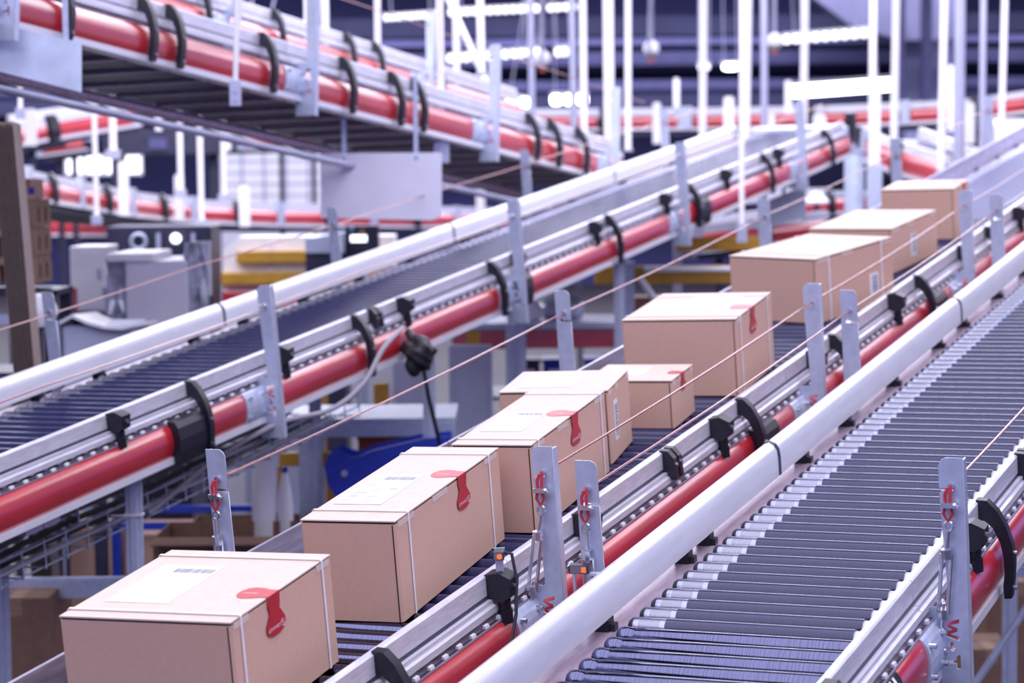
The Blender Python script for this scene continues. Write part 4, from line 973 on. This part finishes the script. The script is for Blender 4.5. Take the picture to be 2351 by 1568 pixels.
# yellow frame and grey sheets below the cable bundle
x0,x1,z0,z1,y=rect(735,895,893,965,12.4)
o=empty('yellow_stand',((x0+x1)/2,y,0),'yellow upright frame under the climbing conveyor','frame'); w2=(x1-x0)/2; X=o.location.x
for px0,py0,px1,py1 in ((735,940,893,962),(858,880,893,962),(735,890,752,962)): a=rect(px0,py0,px1,py1,12.4); MB().box(a[0]-X,a[1]-X,0,0.05,a[2],a[3]).build('bar','yellow',o,False,0.005)
for sx in (-0.95,0.95): MB().box(w2*sx-0.02,w2*sx+0.02,0.0,0.04,0,z0).build('leg','yellow',o)
for i,(px0,py0,px1,py1,d) in enumerate(((902,828,1000,962,13.4),(1030,792,1132,962,13.4),(560,880,740,1010,14.5))):
    a=rect(px0,py0,px1,py1,d); o=empty('grey_sheet',((a[0]+a[1])/2,a[4],0),['grey plastic sheet left of the steel column under the conveyor','grey plastic sheet right of the steel column under the conveyor','grey sheet low behind the joint post of the climbing conveyor'][i],'sheet','grey plastic sheets under the conveyor'); w2=(a[1]-a[0])/2
    MB().box(-w2,w2,0,0.03,0.1,a[3]).build('sheet','grey_panel',o,False,0.004); MB().box(-w2-0.02,w2+0.02,-0.02,0.05,0,0.1).build('foot_rail','galvanised',o); MB().box(-w2,-w2+0.02,-0.008,0,0.1,a[3]).box(w2-0.02,w2,-0.008,0,0.1,a[3]).build('edge_trim','galv_light',o)
# shelf with red beam and clutter
x0,x1,z0,z1,y=rect(1042,757,1430,798,13.6)
rs=empty('red_beam_shelf',((x0+x1)/2,y,0),'shelf with deep red front beam behind the row of boxes','shelf'); X=rs.location.x; w2=(x1-x0)/2
MB().box(-w2,w2,0,0.05,z0,z1).build('beam','red_paint',rs,False,0.004)
a=rect(1180,742,1430,757,13.6); MB().box(-w2,w2,-0.02,0.8,z1,a[3]).build('shelf_board','grey_panel',rs)
for px,wp in ((1166,26),(1420,20)): b=rect(px-wp/2,0,px+wp/2,1,13.6); MB().box(b[0]-X,b[1]-X,-0.05,0.0,0,z1+0.02).build('upright','galv_light',rs)
a_=rect(1070,760,1102,790,13.55); MB().box(a_[0]-X,a_[1]-X,-0.006,0.0,a_[2],a_[3]).build('yellow_tag','yellow',rs)
MB().box(-w2,w2,0.1,0.8,z0-0.32,z0-0.30).build('shelf_board','dark_metal',rs)
ztop=a[3]
def lump(label,px,py,d,r,m_,zb,name='plastic_bag',cat='bag'):
    p=at(px,py,d); o=empty(name,(p.x,p.y,zb),label,cat)
    bm=bmesh.new(); bmesh.ops.create_icosphere(bm,subdivisions=3,radius=r); rn=random.Random(int(px))
    ph=[rn.uniform(0,6) for _ in range(6)]
    for v in bm.verts:
        f_=1+0.16*math.sin(9*v.co.x/r*0.5+ph[0])*math.cos(7*v.co.z/r*0.5+ph[1])+0.10*math.sin(11*v.co.y/r*0.6+ph[2]); v.co*=f_
        v.co.x*=1.35; v.co.z=max(v.co.z,-r*0.62)
    for v in bm.verts: v.co.z+=r*0.62
    me=bpy.data.meshes.new('bag_body'); bm.to_mesh(me); bm.free(); me.materials.append(M[m_])
    for q in me.polygons: q.use_smooth=True
    obj('bag_body',me,o)
    MB().tube([(0,0,r*1.45),(0.01,0,r*1.6),(0.02,0,r*1.8)],[r*0.18,r*0.1,r*0.22],8).build('tied_neck',m_,o,True)
    return o
lump('white plastic bag on the shelf behind the boxes, left one',1200,715,13.8,0.085,'white_paint',ztop); lump('grey plastic bag on the shelf behind the boxes, right one',1290,710,13.9,0.10,'wrap_film',ztop)
for i,(px0,px1,m_) in enumerate(((1188,1240,'dark_metal'),(1248,1300,'blue_plastic'),(1345,1408,'blue_plastic'))):
    a=rect(px0,806,px1,862,13.8); z_=z0-0.30; o=empty('storage_bin',((a[0]+a[1])/2,a[4]+0.1,z_),['dark storage bin under the red beam, left of the two blue bins','blue storage bin beside the dark bin under the red beam','blue storage bin at the right end under the red beam'][i],'bin','storage bins under the red beam'); w2=(a[1]-a[0])/2
    MB().prism([(-w2*0.9,0),(w2*0.9,0),(w2,0.2),(-w2,0.2)],0,0.3).build('body',m_,o); MB().box(-w2-0.008,w2+0.008,-0.008,0.308,0.19,0.21).build('rim',m_,o); MB().box(-0.04,0.04,-0.012,0.012,0.10,0.15).build('label_plate','paper',o)
# rack with yellow beams under the far end of the climbing conveyor
x0,x1,z0,z1,y=rect(1365,612,1765,650,15.2)
yr=empty('yellow_rack',((x0+x1)/2,y,0),'rack with yellow beams and white rollers behind the turned box','rack'); X=yr.location.x; w2=(x1-x0)/2
MB().box(-w2,w2,0,0.06,z0,z1).build('beam','yellow',yr,False,0.006)
a=rect(1560,548,1765,578,15.2); MB().box(a[0]-X,a[1]-X,0.3,0.36,a[2],a[3]).build('beam','yellow',yr,False,0.006)
a=rect(1480,612,1690,626,15.1); c_=at(1480,619,15.1); e_=at(1690,619,15.1); MB().cyl((c_.x-X,-0.05,c_.z),(e_.x-X,-0.05,e_.z),0.020,10).build('roller_tube','white_paint',yr,True)
for px in (1436,1700): b=rect(px-14,0,px+14,1,15.2); MB().box(b[0]-X,b[1]-X,-0.03,0.03,0,z1+0.03).build('upright','galvanised',yr)
for zz in (z0-0.28,z0-0.58): MB().box(-w2,w2,0.02,0.8,zz-0.02,zz).build('shelf_board','dark_metal',yr)
c_=at(1470,640,15.1); e_=at(1505,690,15.1); MB().cyl((c_.x-X,-0.06,c_.z),(e_.x-X,-0.06,e_.z),0.022,8).build('brace','white_paint',yr,True)
for i,(px0,px1,m_) in enumerate(((1455,1530,'cardboard_brown_shaded'),(1540,1590,'cardboard_brown_shaded'),(1600,1685,'blue_plastic'))):
    a=rect(px0,660,px1,720,15.4); z_=z0-0.28; o=empty('storage_bin',((a[0]+a[1])/2,a[4]+0.15,z_),['brown storage box at the left on the yellow rack','brown storage box in the middle of the yellow rack','blue storage bin at the right on the yellow rack'][i],'bin','storage boxes on the yellow rack'); w2b=(a[1]-a[0])/2
    MB().prism([(-w2b*0.92,0),(w2b*0.92,0),(w2b,0.17),(-w2b,0.17)],0,0.3).build('body',m_,o); MB().box(-w2b-0.006,w2b+0.006,-0.006,0.306,0.16,0.175).build('rim',m_,o)
# grey skirt panel, cylinders and post at the end of the climbing conveyor
hung_panel('grey skirt panel under the far end of the climbing conveyor',[(1762,460),(1850,425),(1850,500),(1790,515),(1762,515)],17.2,0.01,'grey_panel',[(1800,455)])
for i,(px0,px1,py0,py1,d) in enumerate(((1938,1984,352,458,19.5),(1990,2020,350,450,20.2))):
    a=rect(px0,py0,px1,py1,d); r_=(a[1]-a[0])/2; o=empty('steel_column',((a[0]+a[1])/2,a[4],0),['thick pale round column behind the farthest boxes','thinner blue grey round column beside the thick pale one'][i],'column')
    MB().cyl((0,0,0),(0,0,a[3]),r_,18).build('shaft',['panel_zinc','grey_panel'][i],o,True); MB().cyl((0,0,a[3]),(0,0,a[3]+0.04),r_*1.15,18).build('cap','galv_light',o,True)
a=rect(1995,205,2022,378,18.6); o=empty('white_post',((a[0]+a[1])/2,a[4],a[2]),'tall bright white post standing at the end of the climbing conveyor','post'); r_=(a[1]-a[0])/2
MB().box(-r_,r_,0,0.03,0,a[3]-a[2]).build('plate','rod_white',o,False,0.004); MB().box(r_-0.008,r_,0.03,0.09,0,a[3]-a[2]).build('flange','rod_white',o); MB().box(-r_*1.3,r_*1.3,-0.01,0.05,-a[2],0.0).build('foot','galvanised',o)
a=rect(2288,272,2380,322,19); o=empty('white_cover',((a[0]+a[1])/2,a[4],0),'bright white cover box at the right edge above the rollers','cover'); w2=(a[1]-a[0])/2
MB().prism([(-w2,a[2]),(w2,a[2]),(w2,a[3]),(-w2+0.06,a[3]),(-w2,a[3]-0.05)],0,0.5).build('cover','white_paint',o); MB().box(-w2*0.7,w2*0.7,0.1,0.4,0,a[2]).build('stand','dark_metal',o)
a=at(1875,463,19); o=empty('lamp_shade',(a.x,a.y,0),'pale cone shaped shade left of the far boxes','shade')
MB().tube([(0,0,a.z-0.02),(0,0,a.z),(0,0,a.z+0.06),(0,0,a.z+0.09)],[0.10,0.11,0.05,0.03],14).build('shade','white_paint',o,True); MB().cyl((0,0,0),(0,0,a.z-0.02),0.02,8).build('stand','dark_metal',o)
# drive head at the end of the climbing conveyor
Ye=16.85-3.6
MB().box(-0.72,0.06,Ye,Ye+0.22,-0.20,0.02).build('drive_head','galvanised',rootL,False,0.01); MB().cyl((-0.70,Ye+0.12,-0.05),(0.08,Ye+0.12,-0.05),0.07,14).build('end_drum','dark_metal',rootL,True)
MB().box(0.03,0.10,Ye+0.02,Ye+0.10,-0.05,0.12).build('end_bracket','black_plastic',rootL)
# black cable bundle, its strap and grey cables
p=mwL@Vector((0.15,s_at(962,812,L_U+0.15)[0]-3.6,-0.13))
p=at(962,812,(p-CAMP).dot(F0))
cbn=empty('cable_bundle',p,'crumpled black cable bundle tied to the climbing conveyor','cable bundle')
bm=bmesh.new(); bmesh.ops.create_icosphere(bm,subdivisions=4,radius=0.070)
for v in bm.verts:
    c_=v.co.copy(); f_=1.05+0.20*math.sin(62*c_.x+2+30*c_.z)*math.cos(55*c_.z+1)+0.13*math.sin(95*c_.y+60*c_.z)+0.09*math.sin(140*c_.z+90*c_.x); v.co=c_*f_; v.co.z*=1.12
me=bpy.data.meshes.new('bundle'); bm.to_mesh(me); bm.free(); me.materials.append(M['bag_black'])
for q in me.polygons: q.use_smooth=True
obj('bundle',me,cbn)
for k in range(0): MB().tube([(0.066*math.cos(a)*(1+0.1*math.sin(3*a+k)),-0.02+0.05*math.sin(a+k),0.075*math.sin(a)+0.006*k-0.012) for a in [2*math.pi*i/22 for i in range(22)]],0.0075,6,closed=True).build('cable_coil','cable_black',cbn,True)
MB().tube([(-0.05,0.03,0.10),(-0.04,0.01,0.085),(-0.02,0,0.06)],0.02,8).build('tie','black_plastic',cbn,True)
e=at(1010,1020,(p-CAMP).dot(F0)+0.2)-p
MB().tube([(0.02,0,-0.07),(0.03,0,-0.13),(0.045,0.01,-0.22),tuple(e)],0.010,8).build('hanging_cable','cable_black',cbn,True)
def cable(label,pts,r,m_):
    P=[at(*q) for q in pts]; PP=[]
    for i in range(len(P)-1):
        p0=P[max(i-1,0)];p1=P[i];p2=P[i+1];p3=P[min(i+2,len(P)-1)]
        for t in [k/6 for k in range(6)]:
            PP.append(0.5*((2*p1)+(p2-p0)*t+(2*p0-5*p1+4*p2-p3)*t*t+(3*p1-p0-3*p2+p3)*t**3))
    PP.append(P[-1]); o0=PP[0].copy()
    o=MB().tube([q-o0 for q in PP],r,8).build('cable',m_,None,True); o.location=o0; tag(o,label,'cable')
cable('grey cable drooping from the black bundle along the climbing conveyor',[(925,752,9.9),(880,800,9.7),(835,880,9.6),(760,940,9.5),(640,972,9.3),(500,1050,9.2),(390,1140,9.1),(340,1180,9.0)],0.011,'cable_grey')
cable('second grey cable running low behind the cord post',[(640,985,9.6),(560,1040,9.6),(440,1110,9.5),(350,1160,9.4)],0.008,'cable_grey')
# lower right corner: beams and cartons on the floor
a=mwR@Vector((0.0,7.4-3.4,0)); 
x0,x1,z0,z1,y=rect(2250,1278,2500,1300,8.6)
o=MB().box(x0-0.4,x1,y,y+0.05,z0,z1).build('cross_beam','galvanised'); world_child(o,rootR,mwR)
x0,x1,z0,z1,y=rect(2250,1310,2500,1324,8.6)
o=MB().box(x0-0.4,x1,y,y+0.05,z0,z1).build('cross_beam','galvanised'); world_child(o,rootR,mwR)
o=MB().cyl(at(2225,1590,8.6),at(2400,1330,8.6),0.016,8).build('diagonal_brace','galvanised'); world_child(o,rootR,mwR)
plain_carton('dark brown carton on the floor in the lower right corner',2262,1335,2420,1640,12.2,0.6,'cardboard_brown_shaded',0.0,False)
plain_carton('low tan carton behind the right guide in the lower right corner',2225,1490,2330,1640,11.4,0.4,'cardboard_brown_shaded',0.0,False)
